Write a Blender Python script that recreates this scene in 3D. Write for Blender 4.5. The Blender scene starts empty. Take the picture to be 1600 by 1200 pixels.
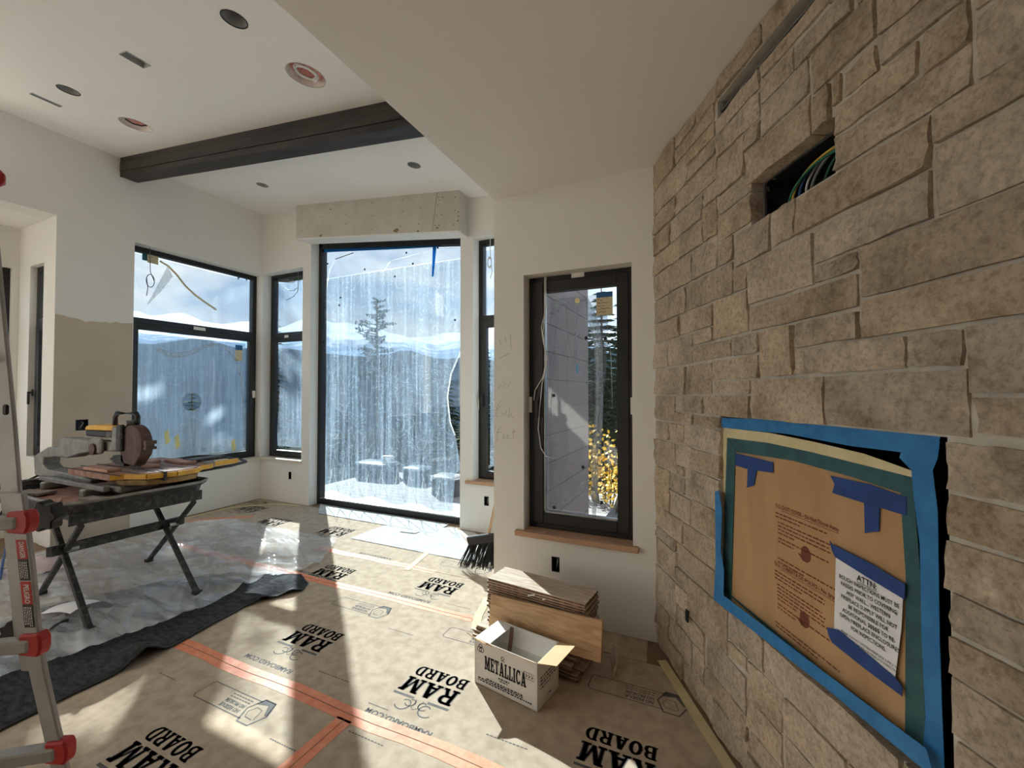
import bpy, bmesh, math, random
from mathutils import Vector, Matrix, noise
random.seed(7)
scene = bpy.context.scene
COL = scene.collection

# ------------------------------------------------------------------ camera
F, CAMH = 670.0, 1.5
YAW, PIT = math.radians(24.5), math.atan(13.5/670)
FW = Vector((-math.sin(YAW)*math.cos(PIT), math.cos(YAW)*math.cos(PIT), math.sin(PIT)))
RT = Vector((math.cos(YAW), math.sin(YAW), 0))
UP = RT.cross(FW)
CAM = Vector((0, 0, CAMH))
cd = bpy.data.cameras.new('camera'); cam = bpy.data.objects.new('camera', cd); COL.objects.link(cam)
cd.sensor_width = 36; cd.sensor_fit = 'HORIZONTAL'; cd.lens = 36*F/1600; cd.clip_start = .03; cd.clip_end = 30000
m = Matrix((RT, UP, -FW)).transposed().to_4x4(); m.translation = CAM
cam.matrix_world = m
scene.camera = cam

# ------------------------------------------------------------------ light
scene.view_settings.view_transform = 'Standard'
scene.view_settings.look = 'None'
scene.view_settings.gamma = 1
scene.view_settings.use_curve_mapping = False
scene.view_settings.exposure = 1.12
scene.cycles.use_denoising = True
scene.cycles.max_bounces = 10
scene.cycles.diffuse_bounces = 6
scene.cycles.transparent_max_bounces = 24
scene.cycles.caustics_reflective = False
scene.cycles.caustics_refractive = False
scene.cycles.sample_clamp_indirect = 6.0

def ray(x, y): return FW + RT*((x-800)/F) - UP*((y-600)/F)
_h = ray(480, 613.5); _h.z = 0; _h.normalize()
SUN_EL = math.radians(33.5)
SUN = Vector((_h.x*math.cos(SUN_EL), _h.y*math.cos(SUN_EL), math.sin(SUN_EL)))
sl = bpy.data.lights.new('sun', 'SUN'); sl.energy = 14.0; sl.angle = math.radians(0.7); sl.color = (1, .965, .90)
so = bpy.data.objects.new('sun', sl); COL.objects.link(so)
so.rotation_euler = SUN.to_track_quat('Z', 'Y').to_euler()

def build_world():
    w = bpy.data.worlds.new('sky'); scene.world = w; w.use_nodes = True
    nt = w.node_tree; N = nt.nodes; L = nt.links; N.clear()
    out = N.new('ShaderNodeOutputWorld'); bg = N.new('ShaderNodeBackground')
    tc = N.new('ShaderNodeTexCoord'); sp = N.new('ShaderNodeSeparateXYZ')
    L.new(tc.outputs['Generated'], sp.inputs[0])
    r = N.new('ShaderNodeValToRGB'); L.new(sp.outputs['Z'], r.inputs['Fac'])
    e = r.color_ramp.elements
    e[0].position = 0.0; e[0].color = (.80, .90, 1.0, 1)
    e[1].position = 1.0; e[1].color = (.26, .45, .85, 1)
    x = e.new(.25); x.color = (.56, .74, .98, 1)
    mp = N.new('ShaderNodeMapping'); mp.inputs['Scale'].default_value = (1, 1, 2.6)
    L.new(tc.outputs['Generated'], mp.inputs[0])
    n = N.new('ShaderNodeTexNoise'); n.inputs['Scale'].default_value = 3.1; n.inputs['Detail'].default_value = 7; n.inputs['Roughness'].default_value = .62
    L.new(mp.outputs[0], n.inputs['Vector'])
    cr = N.new('ShaderNodeValToRGB'); cr.color_ramp.elements[0].position = .43; cr.color_ramp.elements[1].position = .62
    L.new(n.outputs['Fac'], cr.inputs['Fac'])
    mx = N.new('ShaderNodeMixRGB'); L.new(cr.outputs['Color'], mx.inputs['Fac']); L.new(r.outputs['Color'], mx.inputs[1])
    mx.inputs[2].default_value = (1.25, 1.25, 1.25, 1)
    L.new(mx.outputs[0], bg.inputs['Color']); bg.inputs['Strength'].default_value = 0.64
    L.new(bg.outputs[0], out.inputs[0])
build_world()

# ------------------------------------------------------------------ geometry helpers
def onz(x, y, z=0): d = ray(x, y); return CAM + d*((z-CAMH)/d.z)
def onY(x, y, Y): d = ray(x, y); return CAM + d*(Y/d.y)
def onX(x, y, X): d = ray(x, y); return CAM + d*(X/d.x)
SP0 = Vector((-.29, 2.73, 0)); SD = Vector((.4700, -.8827, 0)).normalized(); SN = Vector((SD.y, -SD.x, 0))   # fireplace wall: origin, direction, outward normal
def S(u, z, o=0.0): return SP0 + SD*u + SN*o + Vector((0, 0, z))
def onS(x, y, off=0.0):
    d = ray(x, y); p0 = SP0 + SN*off
    q = CAM + d*((p0-CAM).dot(SN)/d.dot(SN)); return ((q-SP0).dot(SD), q.z)
def zc(X): return 4.05 - .1158*(X+5.78)      # underside of the sloped ceiling

WL = {}
class MB:
    def __init__(s): s.v = []; s.f = []
    def add(s, vs, fs):
        b = len(s.v); s.v += [Vector(v) for v in vs]; s.f += [tuple(i+b for i in f) for f in fs]; return s
    def box(s, x0, x1, y0, y1, z0, z1):
        return s.hexa([(x0, y0, z0), (x1, y0, z0), (x1, y1, z0), (x0, y1, z0), (x0, y0, z1), (x1, y0, z1), (x1, y1, z1), (x0, y1, z1)])
    def hexa(s, p): return s.add(p, [(0, 3, 2, 1), (4, 5, 6, 7), (0, 1, 5, 4), (1, 2, 6, 5), (2, 3, 7, 6), (3, 0, 4, 7)])
    def bbox(s, c, ex, ey, ez):        # oriented box: centre and three half vectors
        c = Vector(c); ex = Vector(ex); ey = Vector(ey); ez = Vector(ez)
        return s.hexa([c-ex-ey-ez, c+ex-ey-ez, c+ex+ey-ez, c-ex+ey-ez, c-ex-ey+ez, c+ex-ey+ez, c+ex+ey+ez, c-ex+ey+ez])
    def prism(s, pts, ext):
        n = len(pts); pts = [Vector(p) for p in pts]; ext = Vector(ext)
        vs = pts + [p+ext for p in pts]
        fs = [tuple(range(n-1, -1, -1)), tuple(range(n, 2*n))] + [(i, (i+1) % n, n+(i+1) % n, n+i) for i in range(n)]
        return s.add(vs, fs)
    def poly(s, pts): return s.add(pts, [tuple(range(len(pts)))])
    def tube(s, path, r, n=8, cap=True):
        path = [Vector(p) for p in path]; k = len(path); vs = []
        rr = r if isinstance(r, (list, tuple)) else [r]*k
        ref = None
        for i, p in enumerate(path):
            t = (path[min(i+1, k-1)]-path[max(i-1, 0)]).normalized()
            if ref is None:
                ref = Vector((0, 0, 1)) if abs(t.z) < .9 else Vector((1, 0, 0))
            a = t.cross(ref)
            if a.length < 1e-5: a = t.orthogonal()
            a.normalize(); b = t.cross(a).normalized(); ref = -b if False else ref
            for j in range(n):
                q = 2*math.pi*j/n; vs.append(p + (a*math.cos(q)+b*math.sin(q))*rr[i])
        fs = [(i*n+j, i*n+(j+1) % n, (i+1)*n+(j+1) % n, (i+1)*n+j) for i in range(k-1) for j in range(n)]
        if cap: fs += [tuple(range(n-1, -1, -1)), tuple((k-1)*n+j for j in range(n))]
        return s.add(vs, fs)
    def cyl(s, a, b, r, n=20, r2=None): return s.tube([a, b], [r, r if r2 is None else r2], n)
    def ring(s, c, ax, r0, r1, h, n=28):   # flat ring, axis ax (unit), thickness h
        c = Vector(c); ax = Vector(ax).normalized(); a = ax.orthogonal().normalized(); b = ax.cross(a); vs = []
        for (r, o) in ((r0, 0), (r1, 0), (r1, h), (r0, h)):
            for j in range(n):
                q = 2*math.pi*j/n; vs.append(c+ax*o+(a*math.cos(q)+b*math.sin(q))*r)
        fs = []
        for k in range(4):
            k2 = (k+1) % 4
            fs += [(k*n+j, k*n+(j+1) % n, k2*n+(j+1) % n, k2*n+j) for j in range(n)]
        return s.add(vs, fs)
    def grid(s, fn, nu, nv):
        vs = [fn(i/nu, j/nv) for j in range(nv+1) for i in range(nu+1)]
        fs = [(j*(nu+1)+i, j*(nu+1)+i+1, (j+1)*(nu+1)+i+1, (j+1)*(nu+1)+i) for j in range(nv) for i in range(nu)]
        return s.add(vs, fs)
    def build(s, name, mat, parent=None, smooth=False, bevel=0, recalc=True):
        off = WL[parent.name] if parent else Vector((0, 0, 0))
        me = bpy.data.meshes.new(name); me.from_pydata([v-off for v in s.v], [], s.f); me.update()
        if recalc or bevel:
            bm = bmesh.new(); bm.from_mesh(me)
            if recalc: bmesh.ops.recalc_face_normals(bm, faces=bm.faces)
            if bevel: bmesh.ops.bevel(bm, geom=list(bm.edges), offset=bevel, segments=1, affect='EDGES', clamp_overlap=True)
            bm.to_mesh(me); bm.free()
        if smooth:
            for p in me.polygons: p.use_smooth = True
        if mat: me.materials.append(mat)
        o = bpy.data.objects.new(name, me); COL.objects.link(o)
        if parent: o.parent = parent
        WL[o.name] = off.copy()
        return o

def tag(o, label=None, cat=None, group=None, kind=None):
    if label: o['label'] = label
    if cat: o['category'] = cat
    if group: o['group'] = group
    if kind: o['kind'] = kind
    return o
def thing(name, label, cat, loc, group=None, kind=None):
    o = bpy.data.objects.new(name, None); COL.objects.link(o); o.location = loc; o.empty_display_size = .05
    WL[o.name] = Vector(loc); return tag(o, label, cat, group, kind)
def struct(o): o['kind'] = 'structure'; return o

# ------------------------------------------------------------------ materials
MATS = {}
def pm(name, c1, c2=None, scale=8.0, rough=.7, bump=0.0, bscale=None, metal=0.0, detail=4.0, stretch=(1, 1, 1), spec=.4, lo=.35, hi=.65, rnd=0.0, coat=0):
    if name in MATS: return MATS[name]
    mt = bpy.data.materials.new(name); mt.use_nodes = True; nt = mt.node_tree; N = nt.nodes; L = nt.links
    b = N['Principled BSDF']; b.inputs['Roughness'].default_value = rough; b.inputs['Metallic'].default_value = metal
    b.inputs['Specular IOR Level'].default_value = spec
    if coat: b.inputs['Coat Weight'].default_value = coat
    tc = N.new('ShaderNodeTexCoord'); mp = N.new('ShaderNodeMapping'); mp.inputs['Scale'].default_value = stretch
    L.new(tc.outputs['Object'], mp.inputs[0])
    n = N.new('ShaderNodeTexNoise'); n.inputs['Scale'].default_value = scale; n.inputs['Detail'].default_value = detail
    L.new(mp.outputs[0], n.inputs['Vector'])
    r = N.new('ShaderNodeValToRGB'); r.color_ramp.elements[0].position = lo; r.color_ramp.elements[1].position = hi
    r.color_ramp.elements[0].color = (*c1, 1); r.color_ramp.elements[1].color = (*(c2 or c1), 1)
    L.new(n.outputs['Fac'], r.inputs['Fac']); src = r.outputs['Color']
    if rnd:
        oi = N.new('ShaderNodeObjectInfo'); hs = N.new('ShaderNodeHueSaturation')
        mr = N.new('ShaderNodeMapRange'); mr.inputs['To Min'].default_value = 1-rnd; mr.inputs['To Max'].default_value = 1+rnd
        L.new(oi.outputs['Random'], mr.inputs['Value']); L.new(mr.outputs[0], hs.inputs['Value']); L.new(src, hs.inputs['Color']); src = hs.outputs['Color']
    L.new(src, b.inputs['Base Color'])
    if bump:
        n2 = N.new('ShaderNodeTexNoise'); n2.inputs['Scale'].default_value = bscale or scale*4; n2.inputs['Detail'].default_value = 6
        L.new(mp.outputs[0], n2.inputs['Vector'])
        bp = N.new('ShaderNodeBump'); bp.inputs['Strength'].default_value = min(1, bump); bp.inputs['Distance'].default_value = .01*max(1, bump)
        L.new(n2.outputs['Fac'], bp.inputs['Height']); L.new(bp.outputs[0], b.inputs['Normal'])
    MATS[name] = mt; return mt

WALL = pm('painted_drywall', (.76, .745, .70), (.79, .775, .73), 1.3, .85, .05, 60, spec=.08)
CEIL = pm('ceiling_paint', (.82, .80, .76), (.84, .82, .78), 1.0, .9, .04, 50, spec=.05)
TANW = pm('unpainted_plaster', (.50, .43, .34), (.54, .465, .37), 3, .9, .05, 40, spec=.15)
DRYW = pm('raw_drywall', (.50, .47, .41), (.56, .53, .47), 5, .9, .06, 80, spec=.15)
BROWNP = pm('torn_paper', (.16, .09, .055), (.28, .18, .12), 30, .9)
BLACKF = pm('black_window_frame', (.008, .008, .009), (.014, .014, .015), 20, .42, .02, 90, spec=.45)
BEAM = pm('dark_stained_beam', (.020, .016, .014), (.045, .036, .031), 6, .55, .15, 30, stretch=(.25, 3, 3), rnd=0)
FLOORM = pm('subfloor', (.20, .135, .085), (.25, .17, .11), 4, .8, .05)
BOARD = pm('floor_protection_board_paper', (.42, .338, .25), (.525, .435, .335), 16, .82, .12, 28, detail=8, spec=.04)
INK = pm('grey_print_ink', (.085, .082, .078), (.125, .12, .115), 40, .8)
ORANGE = pm('orange_seam_tape', (.80, .25, .12), (.86, .34, .19), 22, .6, .1, 60)
MASK = pm('cream_masking_tape', (.62, .53, .29), (.70, .62, .38), 14, .75, .15, 50)
BLUET = pm('blue_painters_tape', (.022, .17, .42), (.035, .22, .50), 18, .6, .2, 40)
DBLUE = pm('dark_blue_tape', (.012, .045, .19), (.02, .065, .24), 18, .6, .2, 40)
TEALT = pm('teal_tape', (.022, .085, .095), (.035, .12, .125), 18, .55, .2, 30)
CARD = pm('brown_cardboard', (.46, .275, .13), (.53, .325, .16), 9, .85, .06, 40, stretch=(1, 1, .25))
KRAFT = pm('kraft_cardboard', (.55, .37, .19), (.60, .42, .23), 12, .85, .05)
WBOX = pm('white_printed_cardboard', (.62, .59, .54), (.68, .65, .60), 6, .75, .05)
PAPER = pm('white_paper', (.80, .80, .80), (.86, .86, .86), 10, .8, .1, 25)
NEWS = pm('white_floor_paper', (.42, .45, .45), (.56, .59, .59), 9, .8, .3, 22, stretch=(1, 1.6, 1), detail=8)
REDINK = pm('brown_red_ink', (.19, .045, .02), (.22, .055, .03), 20, .85)
BLACKI = pm('black_ink', (.015, .015, .017), (.03, .03, .03), 20, .8)
MORTAR = pm('mortar', (.50, .46, .38), (.60, .56, .48), 20, .95, .4, 60)
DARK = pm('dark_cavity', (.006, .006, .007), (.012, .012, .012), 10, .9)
STEEL = pm('galvanised_steel', (.28, .29, .29), (.40, .41, .41), 15, .42, .05, metal=.8)
ALU = pm('ladder_aluminium', (.34, .335, .32), (.42, .415, .40), 9, .5, .05, 60, metal=.35)
REDP = pm('red_plastic', (.42, .022, .02), (.50, .032, .028), 12, .45)
BLKP = pm('black_plastic', (.012, .012, .012), (.022, .022, .022), 25, .5)
WHITEC = pm('white_cable', (.72, .71, .68), (.78, .77, .74), 20, .5)
GREYC = pm('grey_cable', (.16, .16, .16), (.22, .22, .22), 20, .5)
YELC = pm('yellow_cable', (.70, .45, .05), (.75, .50, .08), 20, .45)
GRNC = pm('green_cable', (.02, .16, .09), (.03, .20, .11), 20, .45)
BLUC = pm('blue_cable', (.03, .09, .26), (.04, .12, .32), 20, .45)
PINK = pm('pink_insulation', (.55, .22, .20), (.78, .42, .38), 40, .95, .5, 60)
SILLW = pm('oak_sill', (.42, .25, .15), (.50, .31, .19), 7, .6, .08, stretch=(.3, 4, 4))
SILLP = pm('primed_sill', (.62, .55, .44), (.68, .61, .50), 7, .7)
STICK = pm('printed_sticker', (.72, .70, .64), (.80, .78, .72), 30, .7)
STICKT = pm('tan_sticker', (.60, .50, .30), (.70, .62, .42), 40, .7)
STICKB = pm('blue_sticker', (.02, .12, .30), (.03, .16, .36), 30, .6)
YELT = pm('yellow_tape_patch', (.80, .74, .30), (.85, .80, .40), 10, .7)
SIDING = pm('pinkish_siding_panel', (.24, .195, .185), (.28, .23, .22), 6, .8, .05, 50)
SAWGREY = pm('dusty_cast_aluminium', (.19, .185, .17), (.27, .26, .24), 14, .6, .1, metal=.3)
SAWYEL = pm('worn_yellow_paint', (.58, .30, .04), (.72, .42, .06), 12, .5, .1)
SAWRED = pm('slurry_stained_guard', (.05, .024, .02), (.10, .05, .042), 14, .55, .15)
SAWBLK = pm('dusty_black_metal', (.018, .017, .016), (.10, .095, .085), 26, .55, .1, lo=.5, hi=.8)
SLURRY = pm('brick_red_slurry', (.22, .11, .075), (.38, .22, .17), 14, .6, .2)
TILEC = pm('cut_terracotta_tile', (.36, .18, .13), (.50, .30, .23), 10, .65, .1, rnd=.2)
TILEG = pm('dusty_grey_tile', (.24, .20, .17), (.34, .29, .25), 12, .7, .1, rnd=.2)
BLANKET = pm('charcoal_moving_blanket', (.020, .022, .023), (.055, .058, .060), 18, .9, .8, 45, stretch=(1, 2.2, 1), spec=.25)
DECK = pm('weathered_deck', (.16, .15, .155), (.22, .21, .21), 8, .8, .2)
GROUND = pm('forest_ground', (.018, .024, .026), (.042, .047, .046), .6, .95, detail=8, spec=0)
FOREST = pm('forested_slope', (.012, .022, .034), (.030, .048, .068), .02, .95, detail=10, spec=0)  # blue lean is haze mixed into the forest colour
BARK = pm('pine_bark', (.09, .065, .05), (.15, .11, .085), 8, .95, .4)
NEEDLE = pm('conifer_needles', (.018, .035, .022), (.045, .07, .04), 3, .85, rnd=.25, spec=.05)
YLEAF = pm('autumn_yellow_leaves', (.62, .38, .03), (.78, .52, .06), 5, .7)
SHRUBG = pm('shrub_twigs', (.10, .10, .06), (.18, .16, .09), 5, .85)

def wood_mat(name, c1, c2, axis=(1, 7, 7), rough=.55):
    mt = bpy.data.materials.new(name); mt.use_nodes = True; nt = mt.node_tree; N = nt.nodes; L = nt.links
    b = N['Principled BSDF']; b.inputs['Roughness'].default_value = rough
    tc = N.new('ShaderNodeTexCoord'); mp = N.new('ShaderNodeMapping'); mp.inputs['Scale'].default_value = axis
    L.new(tc.outputs['Object'], mp.inputs[0])
    wv = N.new('ShaderNodeTexNoise'); wv.inputs['Scale'].default_value = 3.2; wv.inputs['Detail'].default_value = 6; wv.inputs['Distortion'].default_value = 2.2
    L.new(mp.outputs[0], wv.inputs['Vector'])
    r = N.new('ShaderNodeValToRGB'); r.color_ramp.elements[0].position = .36; r.color_ramp.elements[1].position = .62
    r.color_ramp.elements[0].color = (*c1, 1); r.color_ramp.elements[1].color = (*c2, 1)
    L.new(wv.outputs['Fac'], r.inputs['Fac']); L.new(r.outputs['Color'], b.inputs['Base Color'])
    return mt
PLANKT = wood_mat('oak_plank_face', (.40, .29, .20), (.60, .48, .36))
PLANKE = pm('dark_plank_edge', (.10, .05, .028), (.22, .12, .07), 30, .7, rnd=.3)
OAK = wood_mat('oak_board_face', (.40, .235, .115), (.56, .36, .19))

def stone_mat():
    mt = bpy.data.materials.new('limestone_veneer'); mt.use_nodes = True; nt = mt.node_tree; N = nt.nodes; L = nt.links
    b = N['Principled BSDF']; b.inputs['Roughness'].default_value = .9; b.inputs['Specular IOR Level'].default_value = .2
    tc = N.new('ShaderNodeTexCoord'); oi = N.new('ShaderNodeObjectInfo')
    ad = N.new('ShaderNodeVectorMath'); ad.operation = 'ADD'; L.new(tc.outputs['Object'], ad.inputs[0])
    cb = N.new('ShaderNodeCombineXYZ'); ml = N.new('ShaderNodeMath'); ml.operation = 'MULTIPLY'; ml.inputs[1].default_value = 37.0
    L.new(oi.outputs['Random'], ml.inputs[0]); L.new(ml.outputs[0], cb.inputs['X']); L.new(ml.outputs[0], cb.inputs['Z']); L.new(cb.outputs[0], ad.inputs[1])
    n1 = N.new('ShaderNodeTexNoise'); n1.inputs['Scale'].default_value = 5.5; n1.inputs['Detail'].default_value = 8; n1.inputs['Roughness'].default_value = .68
    L.new(ad.outputs[0], n1.inputs['Vector'])
    r1 = N.new('ShaderNodeValToRGB'); e = r1.color_ramp.elements
    e[0].position = .30; e[0].color = (.34, .27, .19, 1); e[1].position = .72; e[1].color = (.77, .645, .49, 1)
    x = e.new(.5); x.color = (.60, .495, .37, 1)
    L.new(n1.outputs['Fac'], r1.inputs['Fac'])
    n2 = N.new('ShaderNodeTexNoise'); n2.inputs['Scale'].default_value = 60; n2.inputs['Detail'].default_value = 6; n2.inputs['Roughness'].default_value = .7
    L.new(ad.outputs[0], n2.inputs['Vector'])
    r2 = N.new('ShaderNodeValToRGB'); r2.color_ramp.elements[0].position = .36; r2.color_ramp.elements[0].color = (.68, .64, .60, 1); r2.color_ramp.elements[1].position = .55; r2.color_ramp.elements[1].color = (1, 1, 1, 1)
    L.new(n2.outputs['Fac'], r2.inputs['Fac'])
    m1 = N.new('ShaderNodeMixRGB'); m1.blend_type = 'MULTIPLY'; m1.inputs[0].default_value = 1
    L.new(r1.outputs[0], m1.inputs[1]); L.new(r2.outputs[0], m1.inputs[2])
    hs = N.new('ShaderNodeHueSaturation'); mr = N.new('ShaderNodeMapRange'); mr.inputs['To Min'].default_value = .89; mr.inputs['To Max'].default_value = 1.10
    L.new(oi.outputs['Random'], mr.inputs['Value']); L.new(mr.outputs[0], hs.inputs['Value'])
    m2 = N.new('ShaderNodeMath'); m2.operation = 'MULTIPLY'; m2.inputs[1].default_value = 7.31
    fr = N.new('ShaderNodeMath'); fr.operation = 'FRACT'; L.new(oi.outputs['Random'], m2.inputs[0]); L.new(m2.outputs[0], fr.inputs[0])
    mr2 = N.new('ShaderNodeMapRange'); mr2.inputs['To Min'].default_value = .86; mr2.inputs['To Max'].default_value = 1.12
    L.new(fr.outputs[0], mr2.inputs['Value']); L.new(mr2.outputs[0], hs.inputs['Saturation'])
    L.new(m1.outputs[0], hs.inputs['Color']); L.new(hs.outputs[0], b.inputs['Base Color'])
    n3 = N.new('ShaderNodeTexNoise'); n3.inputs['Scale'].default_value = 20; n3.inputs['Detail'].default_value = 10; n3.inputs['Roughness'].default_value = .72; n3.inputs['Distortion'].default_value = .8
    L.new(ad.outputs[0], n3.inputs['Vector'])
    bp = N.new('ShaderNodeBump'); bp.inputs['Strength'].default_value = .85; bp.inputs['Distance'].default_value = .02
    L.new(n3.outputs['Fac'], bp.inputs['Height']); L.new(bp.outputs[0], b.inputs['Normal'])
    return mt
STONE = stone_mat()

def glass_mat():
    mt = bpy.data.materials.new('window_glass'); mt.use_nodes = True; nt = mt.node_tree; N = nt.nodes; L = nt.links; N.clear()
    o = N.new('ShaderNodeOutputMaterial'); t = N.new('ShaderNodeBsdfTransparent'); t.inputs[0].default_value = (.90, .94, .95, 1)
    g = N.new('ShaderNodeBsdfGlossy'); g.inputs['Roughness'].default_value = .03
    lw = N.new('ShaderNodeLayerWeight'); lw.inputs[0].default_value = .5
    pw = N.new('ShaderNodeMath'); pw.operation = 'POWER'; pw.inputs[1].default_value = 5; L.new(lw.outputs['Facing'], pw.inputs[0])
    fr = N.new('ShaderNodeMath'); fr.operation = 'MULTIPLY_ADD'; fr.inputs[1].default_value = .6; fr.inputs[2].default_value = .03; L.new(pw.outputs[0], fr.inputs[0])
    mx = N.new('ShaderNodeMixShader'); L.new(fr.outputs[0], mx.inputs[0]); L.new(t.outputs[0], mx.inputs[1]); L.new(g.outputs[0], mx.inputs[2]); L.new(mx.outputs[0], o.inputs[0])
    return mt
GLASS = glass_mat()

def film_mat(name, lo, hi, streak=(28, 28, .7), tint=(.78, .88, 1.0), T=(.53, .565, .59), crease=.35):
    # clear protective film: mostly see-through, with milky vertical streaks and crinkles
    mt = bpy.data.materials.new(name); mt.use_nodes = True; nt = mt.node_tree; N = nt.nodes; L = nt.links; N.clear()
    o = N.new('ShaderNodeOutputMaterial'); t = N.new('ShaderNodeBsdfTransparent'); t.inputs[0].default_value = (*T, 1)
    tr = N.new('ShaderNodeBsdfTranslucent'); tr.inputs[0].default_value = (*tint, 1)
    df = N.new('ShaderNodeBsdfDiffuse'); df.inputs[0].default_value = (*tint, 1)
    m0 = N.new('ShaderNodeMixShader'); m0.inputs[0].default_value = .25; L.new(tr.outputs[0], m0.inputs[1]); L.new(df.outputs[0], m0.inputs[2])
    gl = N.new('ShaderNodeBsdfGlossy'); gl.inputs['Roughness'].default_value = .25
    tc = N.new('ShaderNodeTexCoord'); mp = N.new('ShaderNodeMapping'); mp.inputs['Scale'].default_value = streak
    L.new(tc.outputs['Object'], mp.inputs[0])
    n = N.new('ShaderNodeTexNoise'); n.inputs['Scale'].default_value = 1; n.inputs['Detail'].default_value = 5; n.inputs['Roughness'].default_value = .6
    L.new(mp.outputs[0], n.inputs['Vector'])
    r = N.new('ShaderNodeMapRange'); r.inputs['From Min'].default_value = .42; r.inputs['From Max'].default_value = .72; r.inputs['To Min'].default_value = lo; r.inputs['To Max'].default_value = hi
    L.new(n.outputs['Fac'], r.inputs['Value'])
    v = N.new('ShaderNodeTexNoise'); v.inputs['Scale'].default_value = 4.5; v.inputs['Detail'].default_value = 7; v.inputs['Distortion'].default_value = 2.5
    L.new(tc.outputs['Object'], v.inputs['Vector'])
    # crinkle lines: where the noise passes its middle value
    s1 = N.new('ShaderNodeMath'); s1.operation = 'SUBTRACT'; s1.inputs[1].default_value = .5; L.new(v.outputs['Fac'], s1.inputs[0])
    s2 = N.new('ShaderNodeMath'); s2.operation = 'ABSOLUTE'; L.new(s1.outputs[0], s2.inputs[0])
    s3 = N.new('ShaderNodeMapRange'); s3.inputs['From Min'].default_value = 0; s3.inputs['From Max'].default_value = .022; s3.inputs['To Min'].default_value = crease; s3.inputs['To Max'].default_value = 0
    L.new(s2.outputs[0], s3.inputs['Value'])
    ad = N.new('ShaderNodeMath'); ad.operation = 'ADD'; ad.use_clamp = True; L.new(r.outputs[0], ad.inputs[0]); L.new(s3.outputs[0], ad.inputs[1])
    mx = N.new('ShaderNodeMixShader'); L.new(ad.outputs[0], mx.inputs[0]); L.new(t.outputs[0], mx.inputs[1]); L.new(m0.outputs[0], mx.inputs[2])
    m2 = N.new('ShaderNodeMixShader'); m2.inputs[0].default_value = .05; L.new(mx.outputs[0], m2.inputs[1]); L.new(gl.outputs[0], m2.inputs[2])
    L.new(m2.outputs[0], o.inputs[0]); return mt
FILM = film_mat('streaky_clear_film', .06, .20, tint=(.58, .78, 1.0), T=(.375, .405, .43), crease=.10)
FILM2 = film_mat('crinkled_clear_film', .08, .18, (20, 20, 1.2), tint=(.62, .80, 1.0), T=(.42, .455, .49), crease=.07)
FILML = film_mat('milky_crinkled_film', .30, .50, (20, 20, 1.2), tint=(.66, .82, 1.0), T=(.60, .64, .68), crease=.10)  # milkier than the other films, replacing sun glow the pine blocks
FILMW = film_mat('bunched_film', .16, .34, (30, 30, 3), (.90, .92, .92), T=(.86, .87, .87), crease=.15)

def sheet_mat():
    mt = bpy.data.materials.new('clear_plastic_sheeting'); mt.use_nodes = True; nt = mt.node_tree; N = nt.nodes; L = nt.links; N.clear()
    o = N.new('ShaderNodeOutputMaterial'); t = N.new('ShaderNodeBsdfTransparent'); t.inputs[0].default_value = (.95, .96, .97, 1)
    p = N.new('ShaderNodeBsdfPrincipled'); p.inputs['Base Color'].default_value = (.86, .87, .88, 1); p.inputs['Roughness'].default_value = .11; p.inputs['Specular IOR Level'].default_value = .8
    tc = N.new('ShaderNodeTexCoord'); mp = N.new('ShaderNodeMapping'); mp.inputs['Rotation'].default_value = (0, 0, .65); mp.inputs['Scale'].default_value = (1, 4, 1); L.new(tc.outputs['Object'], mp.inputs[0])
    n = N.new('ShaderNodeTexNoise'); n.inputs['Scale'].default_value = 2.2; n.inputs['Detail'].default_value = 5; n.inputs['Distortion'].default_value = .8
    L.new(mp.outputs[0], n.inputs['Vector'])
    r = N.new('ShaderNodeMapRange'); r.inputs['From Min'].default_value = .35; r.inputs['From Max'].default_value = .7; r.inputs['To Min'].default_value = .24; r.inputs['To Max'].default_value = .56
    L.new(n.outputs['Fac'], r.inputs['Value'])
    b = N.new('ShaderNodeBump'); b.inputs['Strength'].default_value = .5; b.inputs['Distance'].default_value = .02; L.new(n.outputs['Fac'], b.inputs['Height']); L.new(b.outputs[0], p.inputs['Normal'])
    mx = N.new('ShaderNodeMixShader'); L.new(r.outputs[0], mx.inputs[0]); L.new(t.outputs[0], mx.inputs[1]); L.new(p.outputs[0], mx.inputs[2]); L.new(mx.outputs[0], o.inputs[0])
    return mt
SHEET = sheet_mat()

def tape_mat():
    mt = bpy.data.materials.new('thin_blue_tape'); mt.use_nodes = True; nt = mt.node_tree; N = nt.nodes; L = nt.links; N.clear()
    o = N.new('ShaderNodeOutputMaterial'); d = N.new('ShaderNodeBsdfDiffuse'); d.inputs[0].default_value = (.03, .22, .50, 1); t = N.new('ShaderNodeBsdfTranslucent'); t.inputs[0].default_value = (.03, .30, .62, 1)
    n = N.new('ShaderNodeTexNoise'); n.inputs['Scale'].default_value = 20; r = N.new('ShaderNodeMapRange'); r.inputs['To Min'].default_value = .5; r.inputs['To Max'].default_value = .75; L.new(n.outputs['Fac'], r.inputs['Value'])
    mx = N.new('ShaderNodeMixShader'); L.new(r.outputs[0], mx.inputs[0]); L.new(d.outputs[0], mx.inputs[1]); L.new(t.outputs[0], mx.inputs[2]); L.new(mx.outputs[0], o.inputs[0]); return mt
BLUETT = tape_mat()
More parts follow.
